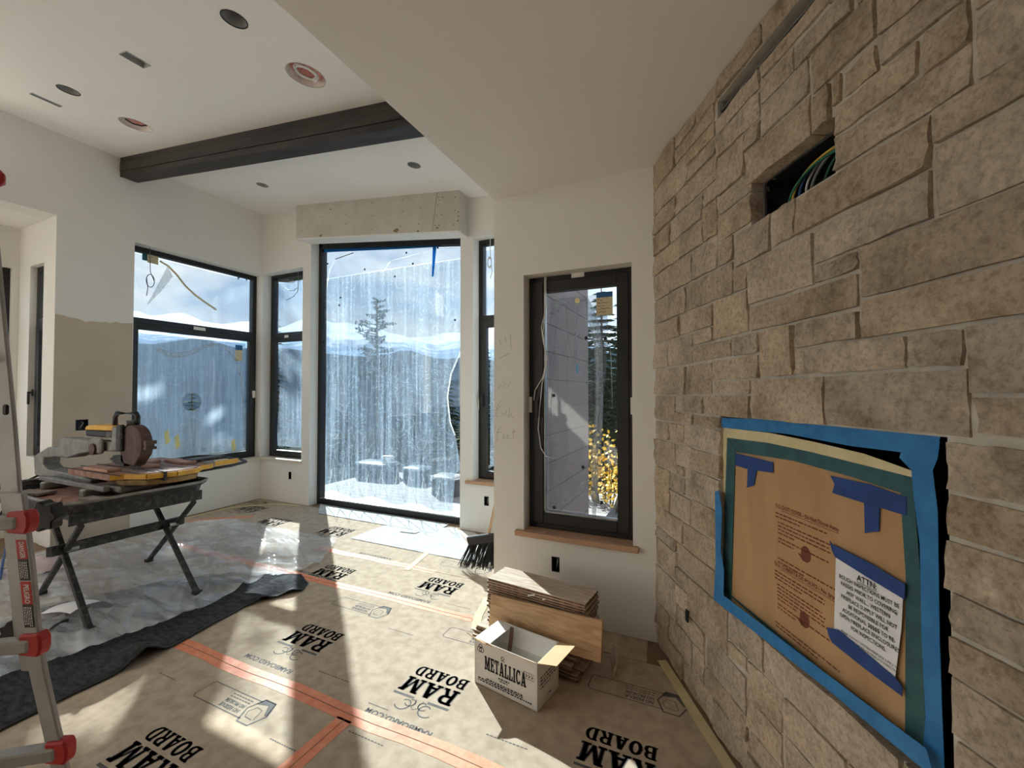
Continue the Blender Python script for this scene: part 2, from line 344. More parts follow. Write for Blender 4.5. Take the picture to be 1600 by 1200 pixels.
def mountain_mat():
    mt = bpy.data.materials.new('snowy_mountain'); mt.use_nodes = True; nt = mt.node_tree; N = nt.nodes; L = nt.links
    b = N['Principled BSDF']; b.inputs['Roughness'].default_value = .95; b.inputs['Specular IOR Level'].default_value = 0
    tc = N.new('ShaderNodeTexCoord'); sp = N.new('ShaderNodeSeparateXYZ'); L.new(tc.outputs['Object'], sp.inputs[0])
    n = N.new('ShaderNodeTexNoise'); n.inputs['Scale'].default_value = .004; n.inputs['Detail'].default_value = 9; n.inputs['Roughness'].default_value = .65; L.new(tc.outputs['Object'], n.inputs['Vector'])
    ma = N.new('ShaderNodeMath'); ma.operation = 'MULTIPLY_ADD'; ma.inputs[1].default_value = 900; L.new(n.outputs['Fac'], ma.inputs[0]); L.new(sp.outputs['Z'], ma.inputs[2])
    mr = N.new('ShaderNodeMapRange'); mr.inputs['From Min'].default_value = 900; mr.inputs['From Max'].default_value = 1150; L.new(ma.outputs[0], mr.inputs['Value'])
    mx = N.new('ShaderNodeMixRGB'); L.new(mr.outputs[0], mx.inputs[0]); mx.inputs[1].default_value = (.16, .24, .34, 1); mx.inputs[2].default_value = (.62, .68, .76, 1)  # lower tone tinted blue: distance haze painted into the colour
    L.new(mx.outputs[0], b.inputs['Base Color']); return mt
SNOWM = mountain_mat()

# ------------------------------------------------------------------ lettering
def text_polys(s, size=1.0, bold=0.0, align='LEFT', sp=1.0):
    c = bpy.data.curves.new('t', 'FONT'); c.body = s; c.size = size; c.align_x = align; c.offset = bold; c.resolution_u = 2; c.space_character = sp
    o = bpy.data.objects.new('t', c); COL.objects.link(o)
    dg = bpy.context.evaluated_depsgraph_get(); ev = o.evaluated_get(dg); me = ev.to_mesh()
    vs = [v.co.copy() for v in me.vertices]; fs = [tuple(p.vertices) for p in me.polygons]
    ev.to_mesh_clear(); bpy.data.objects.remove(o); bpy.data.curves.remove(c)
    return vs, fs
def put_text(mb, s, o, ex, ey, size, bold=0.0, align='LEFT', sp=1.0, width=None):
    vs, fs = text_polys(s, 1.0, bold, align, sp)
    o = Vector(o); ex = Vector(ex).normalized(); ey = Vector(ey).normalized(); k = size; kx = size
    if width:
        w = max(v.x for v in vs)-min(v.x for v in vs); kx = width/w
    mb.add([o + ex*(v.x*kx) + ey*(v.y*k) for v in vs], fs)
def arcq(cx, cy, xo, yo, xi, yi, a0, a1, n=8):
    r = []
    for i in range(n):
        p = math.radians(a0+(a1-a0)*i/n); q = math.radians(a0+(a1-a0)*(i+1)/n)
        r.append([(cx+xi*math.cos(p), cy+yi*math.sin(p)), (cx+xo*math.cos(p), cy+yo*math.sin(p)), (cx+xo*math.cos(q), cy+yo*math.sin(q)), (cx+xi*math.cos(q), cy+yi*math.sin(q))])
    return r
def rc(x0, y0, x1, y1): return [(x0, y0), (x1, y0), (x1, y1), (x0, y1)]
GL = {
 'R': (.98, [rc(.09, 0, .34, 1), rc(0, 0, .44, .13), rc(0, .87, .3, 1), rc(.3, .86, .58, 1), rc(.3, .42, .58, .57), [(.46, .45), (.70, .45), (.90, .08), (.64, .08)], rc(.62, 0, .98, .13)] + arcq(.56, .71, .34, .29, .10, .14, -90, 90)),
 'A': (1.02, [[(.09, .05), (.26, .05), (.55, 1), (.36, 1)], [(.64, .05), (.93, .05), (.66, 1), (.36, 1)], rc(.26, .22, .74, .36), rc(0, 0, .38, .13), rc(.55, 0, 1.02, .13)]),
 'M': (1.22, [rc(.10, 0, .28, 1), rc(.86, 0, 1.12, 1), [(.12, 1), (.40, 1), (.70, .15), (.52, .05)], [(.52, .05), (.66, .05), (.98, 1), (.84, 1)], rc(0, 0, .40, .13), rc(.76, 0, 1.22, .13), rc(0, .87, .35, 1), rc(.9, .87, 1.22, 1)]),
 'B': (.92, [rc(.09, 0, .34, 1), rc(0, 0, .4, .13), rc(0, .87, .4, 1), rc(.3, .87, .56, 1), rc(.3, .44, .58, .57), rc(.3, 0, .58, .13)] + arcq(.53, .72, .32, .28, .09, .15, -90, 90) + arcq(.55, .285, .36, .285, .11, .155, -90, 90)),
 'O': (.96, arcq(.48, .5, .48, .52, .20, .36, 0, 360, 20)),
 'D': (.96, [rc(.09, 0, .34, 1), rc(0, 0, .4, .13), rc(0, .87, .4, 1), rc(.3, .87, .5, 1), rc(.3, 0, .5, .13)] + arcq(.46, .5, .48, .5, .22, .37, -90, 90, 10)),
 'E': (.82, [rc(.09, 0, .33, 1), rc(0, 0, .8, .13), rc(0, .87, .78, 1), rc(.3, .44, .6, .57), rc(.66, 0, .82, .3), rc(.64, .72, .78, 1), rc(.5, .36, .62, .65)]),
 'T': (.86, [rc(.30, 0, .56, 1), rc(.16, 0, .70, .13), rc(0, .87, .86, 1), rc(0, .68, .12, 1), rc(.74, .68, .86, 1)]),
 'L': (.78, [rc(.09, 0, .34, 1), rc(0, 0, .78, .13), rc(0, .87, .44, 1), rc(.63, 0, .78, .34)]),
 'I': (.46, [rc(.10, 0, .36, 1), rc(0, 0, .46, .13), rc(0, .87, .46, 1)]),
 'C': (.90, arcq(.47, .5, .47, .52, .20, .37, 48, 312, 16) + [rc(.70, .68, .84, .98), rc(.72, .10, .86, .28)]),
}
def slab(mb, s, o, ex, ey, h, w=None, gap=.09):
    tot = sum(GL[c][0] for c in s)+gap*(len(s)-1); kx = (w/tot) if w else h
    o = Vector(o); ex = Vector(ex).normalized(); ey = Vector(ey).normalized(); x = 0
    for c in s:
        adv, polys = GL[c]
        for p in polys:
            for dx in (0, .05): mb.poly([o+ex*((x+a+dx)*kx)+ey*(b*h) for a, b in p])
        x += adv+gap
def stroke(mb, pts, w, nrm):
    # flat ribbon along a polyline on a surface with normal nrm
    nrm = Vector(nrm); pts = [Vector(p) for p in pts]; vs = []
    for i, p in enumerate(pts):
        t = pts[min(i+1, len(pts)-1)]-pts[max(i-1, 0)]
        a = nrm.cross(t).normalized()*(w/2); vs += [p-a, p+a]
    mb.add(vs, [(2*i, 2*i+1, 2*i+3, 2*i+2) for i in range(len(pts)-1)])

def boolean_cut(obj, cutter_mb):
    c = cutter_mb.build('cutter', None); md = obj.modifiers.new('b', 'BOOLEAN'); md.object = c; md.operation = 'DIFFERENCE'; md.solver = 'EXACT'
    bpy.context.view_layer.update(); dg = bpy.context.evaluated_depsgraph_get()
    me = bpy.data.meshes.new_from_object(obj.evaluated_get(dg)); obj.modifiers.clear(); old = obj.data; obj.data = me; me.name = obj.name
    bpy.data.objects.remove(c); bpy.data.meshes.remove(old)

# ================================================================== THE ROOM
TW = .25                 # wall thickness
XL, YB, YR, XC = -5.78, 4.08, 2.73, -1.385
WINZ = .575
def holed(mb, W, a0, a1, z0, z1, holes, d1=TW):
    # wall piece with rectangular holes (a, z, half width, half height) cut right through
    def bx(p, q, r, t):
        mb.hexa([W(p, r, 0), W(q, r, 0), W(q, r, d1), W(p, r, d1), W(p, t, 0), W(q, t, 0), W(q, t, d1), W(p, t, d1)])
    a = a0
    for (h, z, w, hh) in sorted(holes):
        bx(a, h-w, z0, z1); bx(h-w, h+w, z0, z-hh); bx(h-w, h+w, z+hh, z1); a = h+w
    bx(a, a1, z0, z1)
Wb = lambda a, z, d: Vector((a, YB+d, z))
Wl = lambda a, z, d: Vector((XL-d, a, z))
Wr = lambda a, z, d: Vector((a, YR+d, z))
OUT = {'right': (-.927, .36, .028, .05), 'back_l': (-5.182, .372, .028, .05), 'back_r': (-2.16, .341, .028, .05), 'left': (2.157, 1.172, .05, .055)}
# floor
struct(MB().box(-7.2, 2.6, -5.4, YB+TW, -.22, 0).build('floor', FLOORM))
# back wall with the tall picture window and two narrow windows
mb = MB(); y0, y1 = YB, YB+TW
mb.box(XL-TW, XL, y0, y1, 0, 4.7)
holed(mb, Wb, XL, -4.97, 0, WINZ, [OUT['back_l']]); mb.box(XL, -4.97, y0, y1, 3.2, 4.7)
mb.box(-4.97, -4.82, y0, y1, 0, 4.7)
mb.prism([(-4.82, y0, 3.55), (-2.49, y0, 3.28), (-2.49, y0, 4.7), (-4.82, y0, 4.7)], (0, TW, 0))
mb.box(-2.49, -2.33, y0, y1, 0, 4.7)
holed(mb, Wb, -2.33, -1.5, 0, .53, [OUT['back_r']]); mb.box(-2.33, -1.5, y0, y1, 3.21, 4.7)
mb.box(-1.5, -1.135, y0, y1, 0, 4.7)
wb = struct(mb.build('wall_back', WALL))
# left wall
mb = MB(); holed(mb, Wl, 1.94, 2.57, 0, 4.7, [OUT['left']]); mb.box(XL-TW, XL, 2.57, YB, 0, WINZ).box(XL-TW, XL, 2.57, YB, 3.175, 4.7)
mb.box(XL-TW, XL, 1.1, 1.94, 3.237, 4.7).box(XL-TW, XL, -5.4, 1.1, 3.237, 3.32).box(XL-TW, XL, -5.4, 1.1, 4.02, 4.7)
for a in (-.2, -1.6, -3.0): mb.box(XL-TW, XL, a-.1, a, 3.32, 4.02)  # unseen clerestory openings between these posts, added for bounced sun
wl = struct(mb.build('wall_left', WALL))
# unpainted band on the left wall, with a ragged painted edge
pts = []
top = [(85, 490), (93, 492), (100, 493), (108, 496), (118, 497), (127, 500), (133, 503), (140, 502), (150, 503), (158, 504), (165, 503), (172, 505), (180, 503), (190, 505), (207, 505)]
for x, y in top:
    p = onX(x, y, XL); pts.append((XL, min(max(p.y, 1.942), 2.568), p.z))
poly = pts + [(XL, 2.568, .02), (XL, 1.942, .02)]
oy, oz, ow, oh = OUT['left']
lowp = [(XL, 1.942, .02), (XL, 2.568, .02), (XL, 2.568, oz-oh), (XL, 1.942, oz-oh)]
b = MB(); b.prism(lowp, (.003, 0, 0)); b.prism([(XL, 1.942, oz-oh), (XL, oy-ow, oz-oh), (XL, oy-ow, oz+oh), (XL, 1.942, oz+oh)], (.003, 0, 0)); b.prism([(XL, oy+ow, oz-oh), (XL, 2.568, oz-oh), (XL, 2.568, oz+oh), (XL, oy+ow, oz+oh)], (.003, 0, 0))
b.prism(pts + [(XL, 2.568, oz+oh), (XL, 1.942, oz+oh)], (.003, 0, 0)); b.build('unpainted_band', TANW, wl)
# right wall and its return towards the picture window
mb = MB(); y0, y1 = YR, YR+TW
mb.box(XC, -1.155, y0, y1, 0, 3.7).box(-.425, .05, y0, y1, 0, 3.7)
holed(mb, Wr, -1.155, -.425, 0, .555, [OUT['right']]); mb.box(-1.155, -.425, y0, y1, 2.315, 3.7)
mb.box(XC, -1.135, y1, YB, 0, 4.3)
wr = struct(mb.build('wall_right', WALL))
# nook behind the left wall
mb = MB()
mb.box(-6.88, -6.37, 1.95, 2.15, 0, 3.4).box(-6.0, XL-TW+.001, 1.95, 2.15, 0, 3.4).box(-6.37, -6.0, 1.95, 2.15, 0, .85).box(-6.37, -6.0, 1.95, 2.15, 2.81, 3.4)
mb.box(-6.88, -6.63, -5.4, .8, 0, .95).box(-6.88, -6.63, .8, 1.0, 0, .85).box(-6.88, -6.63, -5.4, 1.95, 2.81, 3.4).box(-6.88, -6.63, 1.0, 1.9, 0, .85).box(-6.88, -6.63, 1.9, 1.949, 0, 2.81)
mb.box(-6.88, -6.63, .8, 1.0, .85, 2.81)
for a, b in ((-1.0, -.88), (-2.8, -2.68), (-5.4, -4.6)): mb.box(-6.88, -6.63, a, b, .95, 2.81)  # openings between these piers are out of view, added to let in sun
struct(mb.build('wall_nook', WALL, recalc=False))
struct(MB().box(-6.88, XL-TW, -5.4, 1.96, 3.237, 3.4).build('ceiling_nook', CEIL))
# rear walls behind the camera, unbroken; cross wall set close to bounce sunlight
ex = S(3.4, 0)
mb = MB(); mb.box(ex.x, ex.x+TW, -5.4, ex.y, 0, 3.2)
mb.box(-6.88, -5.6, -3.65, -3.4, 0, 4.7).box(-5.6, ex.x+TW, -3.65, -3.4, 0, 4.7)
struct(mb.build('wall_rear', WALL, recalc=False))
# ceilings
cl = struct(MB().prism([(XL-TW, -5.4, zc(XL-TW)), (XC+.02, -5.4, zc(XC+.02)), (XC+.02, -5.4, zc(XC+.02)+.3), (XL-TW, -5.4, zc(XL-TW)+.3)], (0, 5.4+YB+TW, 0)).build('ceiling', CEIL))
struct(MB().box(XC, 2.6, -5.4, YR+TW, 2.89, 3.9).build('ceiling_dropped', CEIL))
CN = Vector((.1158, 0, 1)).normalized()
def onC(x, y):
    d = ray(x, y); p0 = Vector((XL, 0, 4.05)); return CAM + d*((p0-CAM).dot(CN)/d.dot(CN))
CANG = pm('grey_can_metal', (.36, .37, .36), (.46, .47, .46), 12, .5, .05)
cans = [((366, 30), .068), ((107, 141), .068), ((410, 289), .062), ((647, 258), .062)]
spk = [((478, 118), .125), ((212, 195), .118)]
slots = [((211, 93), .045, .07), ((72, 156), .02, .09)]
cut = MB()
for (p, r) in cans + spk:
    c = onC(*p); cut.cyl(c-CN*.05, c+CN*.18, r, 28)
for (p, a, b) in slots:
    c = onC(*p); cut.bbox(c+CN*.05, (a, 0, -a*.1158), (0, b, 0), CN*.1)
boolean_cut(cl, cut)
for i, (p, r) in enumerate(cans):
    c = onC(*p)
    lab = ['grey recessed can housing nearest the dropped ceiling edge', 'grey recessed can housing close to the left wall', 'small recessed can housing near the left end of the drywall box', 'small recessed can housing near the right end of the drywall box'][i]
    t = thing('recessed_can', lab, 'light housing', c, 'recessed ceiling cans')
    b = MB(); n = 28; vs = []
    a = CN.orthogonal().normalized(); e = CN.cross(a)
    rings = [(r*.985, .002), (r*.97, .05), (r*.96, .15), (0.02, .155)]
    for rr, h in rings:
        vs += [c+CN*h+(a*math.cos(2*math.pi*j/n)+e*math.sin(2*math.pi*j/n))*rr for j in range(n)]
    b.add(vs, [(k*n+j, k*n+(j+1) % n, (k+1)*n+(j+1) % n, (k+1)*n+j) for k in range(3) for j in range(n)])
    b.build('housing', CANG, t, smooth=True, recalc=False)
    MB().ring(c-CN*.003, CN, r*.95, r*1.03, .004).build('rim', SAWBLK if i < 2 else STEEL, t)
    MB().cyl(c+CN*.10, c+CN*.152, r*.35, 14).build('socket', BLKP, t)
for i, (p, r) in enumerate(spk):
    c = onC(*p)
    t = thing('speaker_cutout', ['round ceiling cutout with pink insulation and a coil of white cable', 'round ceiling cutout with pink insulation over the left side'][i], 'ceiling hole', c, 'speaker cutouts')
    a = CN.orthogonal().normalized(); e = CN.cross(a)
    def ins(u, v, r=r, c=c, a=a, e=e):
        q = 2*math.pi*u; rr = r*1.0*v
        pt = c+(a*math.cos(q)+e*math.sin(q))*rr
        return pt + CN*(.06+.035*noise.noise(pt*22)+.02*noise.noise(pt*60))
    MB().grid(ins, 28, 7).build('insulation', PINK, t, smooth=True, recalc=False)
    MB().ring(c-CN*.0015, CN, r*.985, r*1.02, .003).build('cut_edge', DRYW, t)
    if i == 0:
        pa = []
        for k in range(90):
            q = k/90*2*math.pi*3.2; rr = r*(.62+.08*math.sin(k*.37)); pa.append(c+a*math.cos(q)*rr*.9+e*math.sin(q)*rr*1.0+CN*(.018+.012*math.sin(k*.21)))
        MB().tube(pa, .0045, 6).build('cable_coil', WHITEC, t, smooth=True)
    else:
        MB().tube([c+a*(-.08)+CN*.03, c+a*-.03+e*.02+CN*.012, c+a*.03+e*.03+CN*.014, c+a*.08+e*.02+CN*.03], .006, 6).build('dark_bracket', BLKP, t)
for i, (p, a, b_) in enumerate(slots):
    c = onC(*p)
    t = thing('ceiling_slot', ['ragged dark rectangular ceiling cutout between two rows of cans', 'narrow rectangular ceiling slot close to the left wall'][i], 'ceiling hole', c)
    MB().bbox(c+CN*.10, (a*.98, 0, -a*.11), (0, b_*.98, 0), CN*.01).build('back_plate', CANG, t)
    f = MB()
    for s in (-1, 1):
        f.bbox(c+Vector((a*s, 0, -a*s*.1158))+CN*.04, (.002, 0, 0), (0, b_, 0), CN*.045)
        f.bbox(c+Vector((0, b_*s, 0))+CN*.04, (a, 0, -a*.1158), (0, .002, 0), CN*.045)
    f.build('side_plates', CANG, t)
# beam under the sloped ceiling
t = thing('ceiling_beam', 'dark stained timber beam crossing under the sloped ceiling', 'beam', (XL, 2.5, 3.85))
def beam(y0, y1, h0, h1, a=XL, b=XC):
    return MB().hexa([(a, y0, zc(a)-h1), (b, y0, zc(b)-h1), (b, y1, zc(b)-h1), (a, y1, zc(a)-h1), (a, y0, zc(a)-h0), (b, y0, zc(b)-h0), (b, y1, zc(b)-h0), (a, y1, zc(a)-h0)])
beam(2.435, 2.585, .0, .205).build('beam_core', BEAM, t)
beam(2.428, 2.436, .0, .055).build('upper_face_board', BEAM, t)
beam(2.424, 2.436, .06, .15).build('middle_face_board', BEAM, t)
beam(2.428, 2.436, .155, .209).build('lower_face_board', BEAM, t)

# drywall box over the picture window
YH = 3.884
t = thing('drywall_box', 'unpainted drywall header box above the tall picture window', 'bulkhead', (-3.6, 3.98, 3.3))
def hz(X): return 3.514 - .1158*(X+4.86)
def slopebox(x0, x1, y0, y1, up, dn=None):
    return MB().hexa([(x0, y0, hz(x0) if dn is None else hz(x0)+dn), (x1, y0, hz(x1) if dn is None else hz(x1)+dn), (x1, y1, hz(x1) if dn is None else hz(x1)+dn), (x0, y1, hz(x0) if dn is None else hz(x0)+dn),
                      (x0, y0, up(x0)), (x1, y0, up(x1)), (x1, y1, up(x1)), (x0, y1, up(x0))])
xs = -2.70
MB().hexa([(-4.862, YH, hz(-4.862)), (xs-.035, YH, hz(xs)), (xs-.035, YH+.013, hz(xs)), (-4.862, YH+.013, hz(-4.862)),
           (-4.862, YH, zc(-4.862)), (xs+.03, YH, zc(xs)), (xs+.03, YH+.013, zc(xs)), (-4.862, YH+.013, zc(-4.862))]).build('front_panel', DRYW, t)
MB().hexa([(xs-.03, YH, hz(xs)), (-2.388, YH, hz(-2.388)), (-2.388, YH+.013, hz(-2.388)), (xs-.03, YH+.013, hz(xs)),
           (xs+.036, YH, zc(xs)), (-2.388, YH, zc(-2.388)), (-2.388, YH+.013, zc(-2.388)), (xs+.036, YH+.013, zc(xs))]).build('front_panel', DRYW, t)
slopebox(-2.40, -2.388, YH+.015, YB, zc).build('side_panel', DRYW, t)
slopebox(-4.862, -4.85, YH+.015, YB, zc).build('side_panel', DRYW, t)
slopebox(-4.85, -2.402, YH+.004, YB, lambda x: hz(x)+.0, -.02).build('bottom_panel', WALL, t)
slopebox(-4.87, -2.382, YH-.004, YH+.02, lambda x: hz(x)-.004, -.016).build('corner_bead', WALL, t)
sc = MB()
for px, py in [(471, 331), (500, 338), (540, 335), (500, 370), (471, 360), (540, 350), (582, 317), (582, 337), (581, 358), (629, 312), (629, 330), (626, 353), (657, 325), (685, 308), (686, 313), (684, 320), (692, 308), (690, 335), (683, 336), (680, 352), (686, 352), (711, 308), (711, 329), (709, 351), (654, 350)]:
    p = onY(px, py, YH-.001); sc.cyl(p, p+Vector((0, .002, 0)), .006, 8)
sc.build('screw_heads', BLKP, t)['kind'] = 'stuff'
for k, (px, py, w) in enumerate([(619, 360, .055), (516, 327, .02), (501, 368, .03), (683, 356, .022), (716, 338, .016), (715, 345, .014), (716, 331, .012), (653, 361, .02)]):
    p = onY(px, py, YH-.002); b = MB(); n = 9; pts = []
    for j in range(n):
        q = 2*math.pi*j/n; rr = w*(.55+.5*random.random()); pts.append(p+Vector((math.cos(q)*rr, 0, math.sin(q)*rr*.55)))
    b.prism(pts, (0, .003, 0)).build('torn_patch', BROWNP, t)

# ------------------------------------------------------------------ windows
def bar(mb, W, a0, a1, z0, z1, d0, d1):
    return mb.hexa([W(a0, z0, d0), W(a1, z0, d0), W(a1, z0, d1), W(a0, z0, d1), W(a0, z1, d0), W(a1, z1, d0), W(a1, z1, d1), W(a0, z1, d1)])
def frame4(W, a0, a1, z0, z1, w, d0, d1, wb=None, wt=None):
    mb = MB(); wb = wb or w; wt = wt or w
    bar(mb, W, a0, a0+w, z0, z1, d0, d1); bar(mb, W, a1-w, a1, z0, z1, d0, d1); bar(mb, W, a0+w, a1-w, z0, z0+wb, d0, d1); bar(mb, W, a0+w, a1-w, z1-wt, z1, d0, d1); return mb
def pane(W, a0, a1, z0, z1, d, parent):
    return bar(MB(), W, a0, a1, z0, z1, d, d+.006).build('pane', GLASS, parent)
Wb = lambda a, z, d: Vector((a, YB+d, z))
Wl = lambda a, z, d: Vector((XL-d, a, z))
Wr = lambda a, z, d: Vector((a, YR+d, z))
def win_root(n, loc): return thing('window_%d' % n, None, None, loc, kind='structure')
def split_window(root, W, a0, a1, z0, zt, d, sash_side, transom=2.29):
    w = .055
    frame4(W, a0, a1, z0, zt, w, d, d+.08).build('frame', BLACKF, root, bevel=.004)
    b = MB(); bar(b, W, a0+w, a1-w, transom, transom+.07, d, d+.08); b.build('transom', BLACKF, root, bevel=.004)
    pane(W, a0+w, a1-w, transom+.07, zt-w, d+.04, root)
    sw = .07
    s = frame4(W, a0+w*.6, a1-w*.6, z0+w*.6, transom+.005, sw, d-.012, d+.05).build('sash', BLACKF, root, bevel=.004)
    pane(W, a0+w*.6+sw, a1-w*.6-sw, z0+w*.6+sw, transom+.005-sw, d+.03, s)
    return dict(ug=(a0+w, a1-w, transom+.07, zt-w), lg=(a0+w*.6+sw, a1-w*.6-sw, z0+w*.6+sw, transom+.005-sw), sash=s)
def handle(W, a, z, d, parent, sgn=1):
    b = MB(); bar(b, W, a-.013, a+.013, z-.035, z+.035, d-.012, d); bar(b, W, a-.010, a+.010, z-.12, z+.012, d-.042, d-.026); bar(b, W, a-.009, a+.009, z-.009, z+.009, d-.03, d)
    return b.build('handle', BLKP, parent, bevel=.003)
def film(W, L, R, z0, z1, d, amp, nu, nv, parent, mat, hole=None, name='protective_film'):
    mb = MB()
    def fn(u, v):
        z = z0(u)+(z1(u)-z0(u))*v if callable(z0) else z0+(z1-z0)*v
        l = L(z); r = R(z); a = l+(r-l)*u
        if hole:
            ha, hzz, hr = hole; dd = math.hypot(a-ha, z-hzz)
            if hr*.55 < dd < hr*1.45: k = hr/dd; a = ha+(a-ha)*k; z = hzz+(z-hzz)*k
        q = Vector((a*2.2, z*1.1, d*9))
        return W(a, z, d+amp*(noise.noise(q)+.5*noise.noise(q*3.1)))
    mb.grid(fn, nu, nv)
    if hole:
        ha, hzz, hr = hole; keep = []
        for f in mb.f:
            c = sum((mb.v[i] for i in f), Vector())/4
            o = W(ha, hzz, d)
            if (Vector((c.x-o.x, c.y-o.y, c.z-o.z))).length > hr*.98: keep.append(f)
        mb.f = keep
    o = mb.build(name, mat, parent, smooth=True, recalc=False)
    return o
def sticker(W, a0, a1, z0, z1, d, parent, mat=STICK, nm='sticker'):
    return bar(MB(), W, a0, a1, z0, z1, d-.002, d).build(nm, mat, parent)

# window_1: left wall, wide
w1 = win_root(1, (XL-.15, 3.3, WINZ)); g = split_window(w1, Wl, 2.57, 4.08, WINZ, 3.175, .13, 1)
lg, ug = g['lg'], g['ug']
pl = [onX(x, y, XL-.17) for x, y in ((300, 628),)]
film(Wl, lambda z: lg[0]+.01, lambda z: lg[1]-.02, lg[2]+.02, lg[3]-.03, .175, .008, 44, 44, g['sash'], FILML, (pl[0].y, pl[0].z, .115))
film(Wl, lambda z: ug[0]+.01, lambda z: ug[1]-.01, ug[2]+.01, ug[3]-.02, .182, .006, 20, 12, w1, film_mat('light_film', .04, .10, (6, 6, 6), T=(.66, .68, .70), crease=.05))
pa = []
for k in range(40):
    q = 2*math.pi*k/39; pa.append(Wl(pl[0].y+math.cos(q)*.115, pl[0].z+math.sin(q)*.115, .172))
MB().tube(pa, .006, 6).build('hole_rim', FILMW, g['sash'], smooth=True)
pa = [onX(x, y, XL-.155) for x, y in ((246, 545), (262, 553), (275, 555), (290, 553), (304, 549), (318, 542), (334, 538), (350, 540), (362, 552), (370, 566), (377, 590), (381, 640), (382, 700))]
MB().tube(pa, [.02, .03, .03, .032, .03, .022, .016, .016, .02, .02, .014, .012, .01], 8).build('bunched_film', FILMW, g['sash'], smooth=True)
pa = [onX(x, y, XL-.15) for x, y in ((250, 408), (262, 415), (275, 428), (290, 447), (305, 461), (320, 472), (338, 484))]
b = MB(); [b.tube(pa[i:i+2], .012, 4) for i in range(len(pa)-1)]; b.build('torn_tape_strip', MASK, w1)
b = MB(); P4 = [onX(x, y, XL-.152) for x, y in ((262, 416), (270, 432), (252, 455), (229, 478))]; b.prism(P4, (-.002, 0, 0)); b.build('hanging_film_flap', FILMW, w1)
q = onX(222, 400, XL-.17); sticker(Wl, q.y-.0, q.y+.05, q.z-.045, q.z+.05, .168, w1, pm('teal_sticker', (.02, .13, .14)), 'glass_sticker'); sticker(Wl, q.y+.05, q.y+.16, q.z-.06, q.z+.045, .168, w1, STICKT, 'glass_sticker')
q = onX(372, 547, XL-.16); sticker(Wl, q.y-.04, q.y+.06, q.z-.0, q.z+.07, .158, g['sash'], STICKB, 'glass_sticker'); sticker(Wl, q.y-.04, q.y+.06, q.z-.15, q.z-.0, .158, g['sash'], STICKT, 'glass_sticker')
q = onX(311, 514, XL-.13); sticker(Wl, q.y-.07, q.y+.07, q.z-.018, q.z+.022, .118, w1)
q = onX(397, 616, XL-.12); sticker(Wl, q.y-.03, q.y+.02, q.z-.05, q.z+.05, .117, w1)
handle(Wl, 3.99, 1.47, .118, w1)
for x, y in ((261, 683), (277, 690), (365, 696)):
    q = onX(x, y, XL-.16); b = MB(); b.bbox(q, (.002, 0, 0), (0, .022, .02), (0, -.01, .075)); b.build('tape_patch', YELT, g['sash'])
# window_2: narrow, back wall left
w2 = win_root(2, (-5.37, YB+.15, WINZ)); g = split_window(w2, Wb, XL, -4.97, WINZ, 3.2, .13, 1)
lg, ug = g['lg'], g['ug']
film(Wb, lambda z: lg[0]+.02+.02*math.sin(z*5), lambda z: lg[1]-.01-.05*max(0, 1.1-z), lg[2]+.05, lg[3]-.02, .175, .008, 24, 40, g['sash'], FILM2)
film(Wb, lambda z: ug[0]+.01, lambda z: ug[1]-.01, ug[2]+.01, ug[3]-.05, .182, .006, 16, 14, w2, FILM2)
sticker(Wb, lg[1]-.05, lg[1], lg[3]-.16, lg[3]-.03, .157, g['sash'], STICKT, 'glass_sticker')
q = onY(448, 526, YB+.12); sticker(Wb, q.x-.04, q.x+.04, q.z-.015, q.z+.02, .117, w2)
q = onY(419, 616, YB+.12); sticker(Wb, q.x-.02, q.x+.025, q.z-.05, q.z+.04, .117, w2)
# window_3: tall picture window, top edge follows the roof slope
w3 = win_root(3, (-3.65, YB+.15, 0))
def zt3(X): return 3.555 - .1158*(X+4.83)
mb = MB(); d0, d1, w = .13, .22, .065
bar(mb, Wb, -4.83, -4.83+w, 0, zt3(-4.8)-.01, d0, d1); bar(mb, Wb, -2.49-w, -2.485, 0, zt3(-2.5)-.01, d0, d1); bar(mb, Wb, -4.83+w, -2.49-w, 0, .075, d0, d1)
mb.hexa([Wb(-4.83, zt3(-4.83)-.085, d0), Wb(-2.485, zt3(-2.485)-.085, d0), Wb(-2.485, zt3(-2.485)-.085, d1), Wb(-4.83, zt3(-4.83)-.085, d1), Wb(-4.83, zt3(-4.83), d0), Wb(-2.485, zt3(-2.485), d0), Wb(-2.485, zt3(-2.485), d1), Wb(-4.83, zt3(-4.83), d1)])
mb.build('frame', BLACKF, w3, bevel=.004)
MB().prism([Wb(-4.765, .075, .17), Wb(-2.555, .075, .17), Wb(-2.555, zt3(-2.555)-.08, .17), Wb(-4.765, zt3(-4.765)-.08, .17)], (0, .006, 0)).build('pane', GLASS, w3)
def sill_line(): pass
b = MB(); bar(b, Wb, -4.765, -2.555, .075, .088, .13, .175); b.build('glazing_bead', STEEL, w3)
def RX(z):
    cut = [(0.0, -2.72), (.55, -2.68), (.62, -2.60), (.95, -2.66), (1.15, -2.75), (1.45, -2.79), (1.72, -2.74), (2.0, -2.60), (2.2, -2.56), (5, -2.56)]
    for (za, xa), (zb, xb) in zip(cut, cut[1:]):
        if za <= z <= zb: return xa+(xb-xa)*(z-za)/(zb-za)
    return -2.56
film(Wb, lambda z: -4.745, RX, lambda u: .155-.035*u+.03*math.sin(u*19), lambda u: 3.06, .20, .012, 60, 90, w3, FILM)
film(Wb, lambda z: -4.75, lambda z: -2.565, lambda u: 3.065, lambda u: zt3(-4.75+2.19*u)-.10, .188, .005, 30, 8, w3, film_mat('plain_film', .05, .10, (5, 5, 5), tint=(.7, .84, 1), T=(.50, .53, .57), crease=.03), name='upper_film')
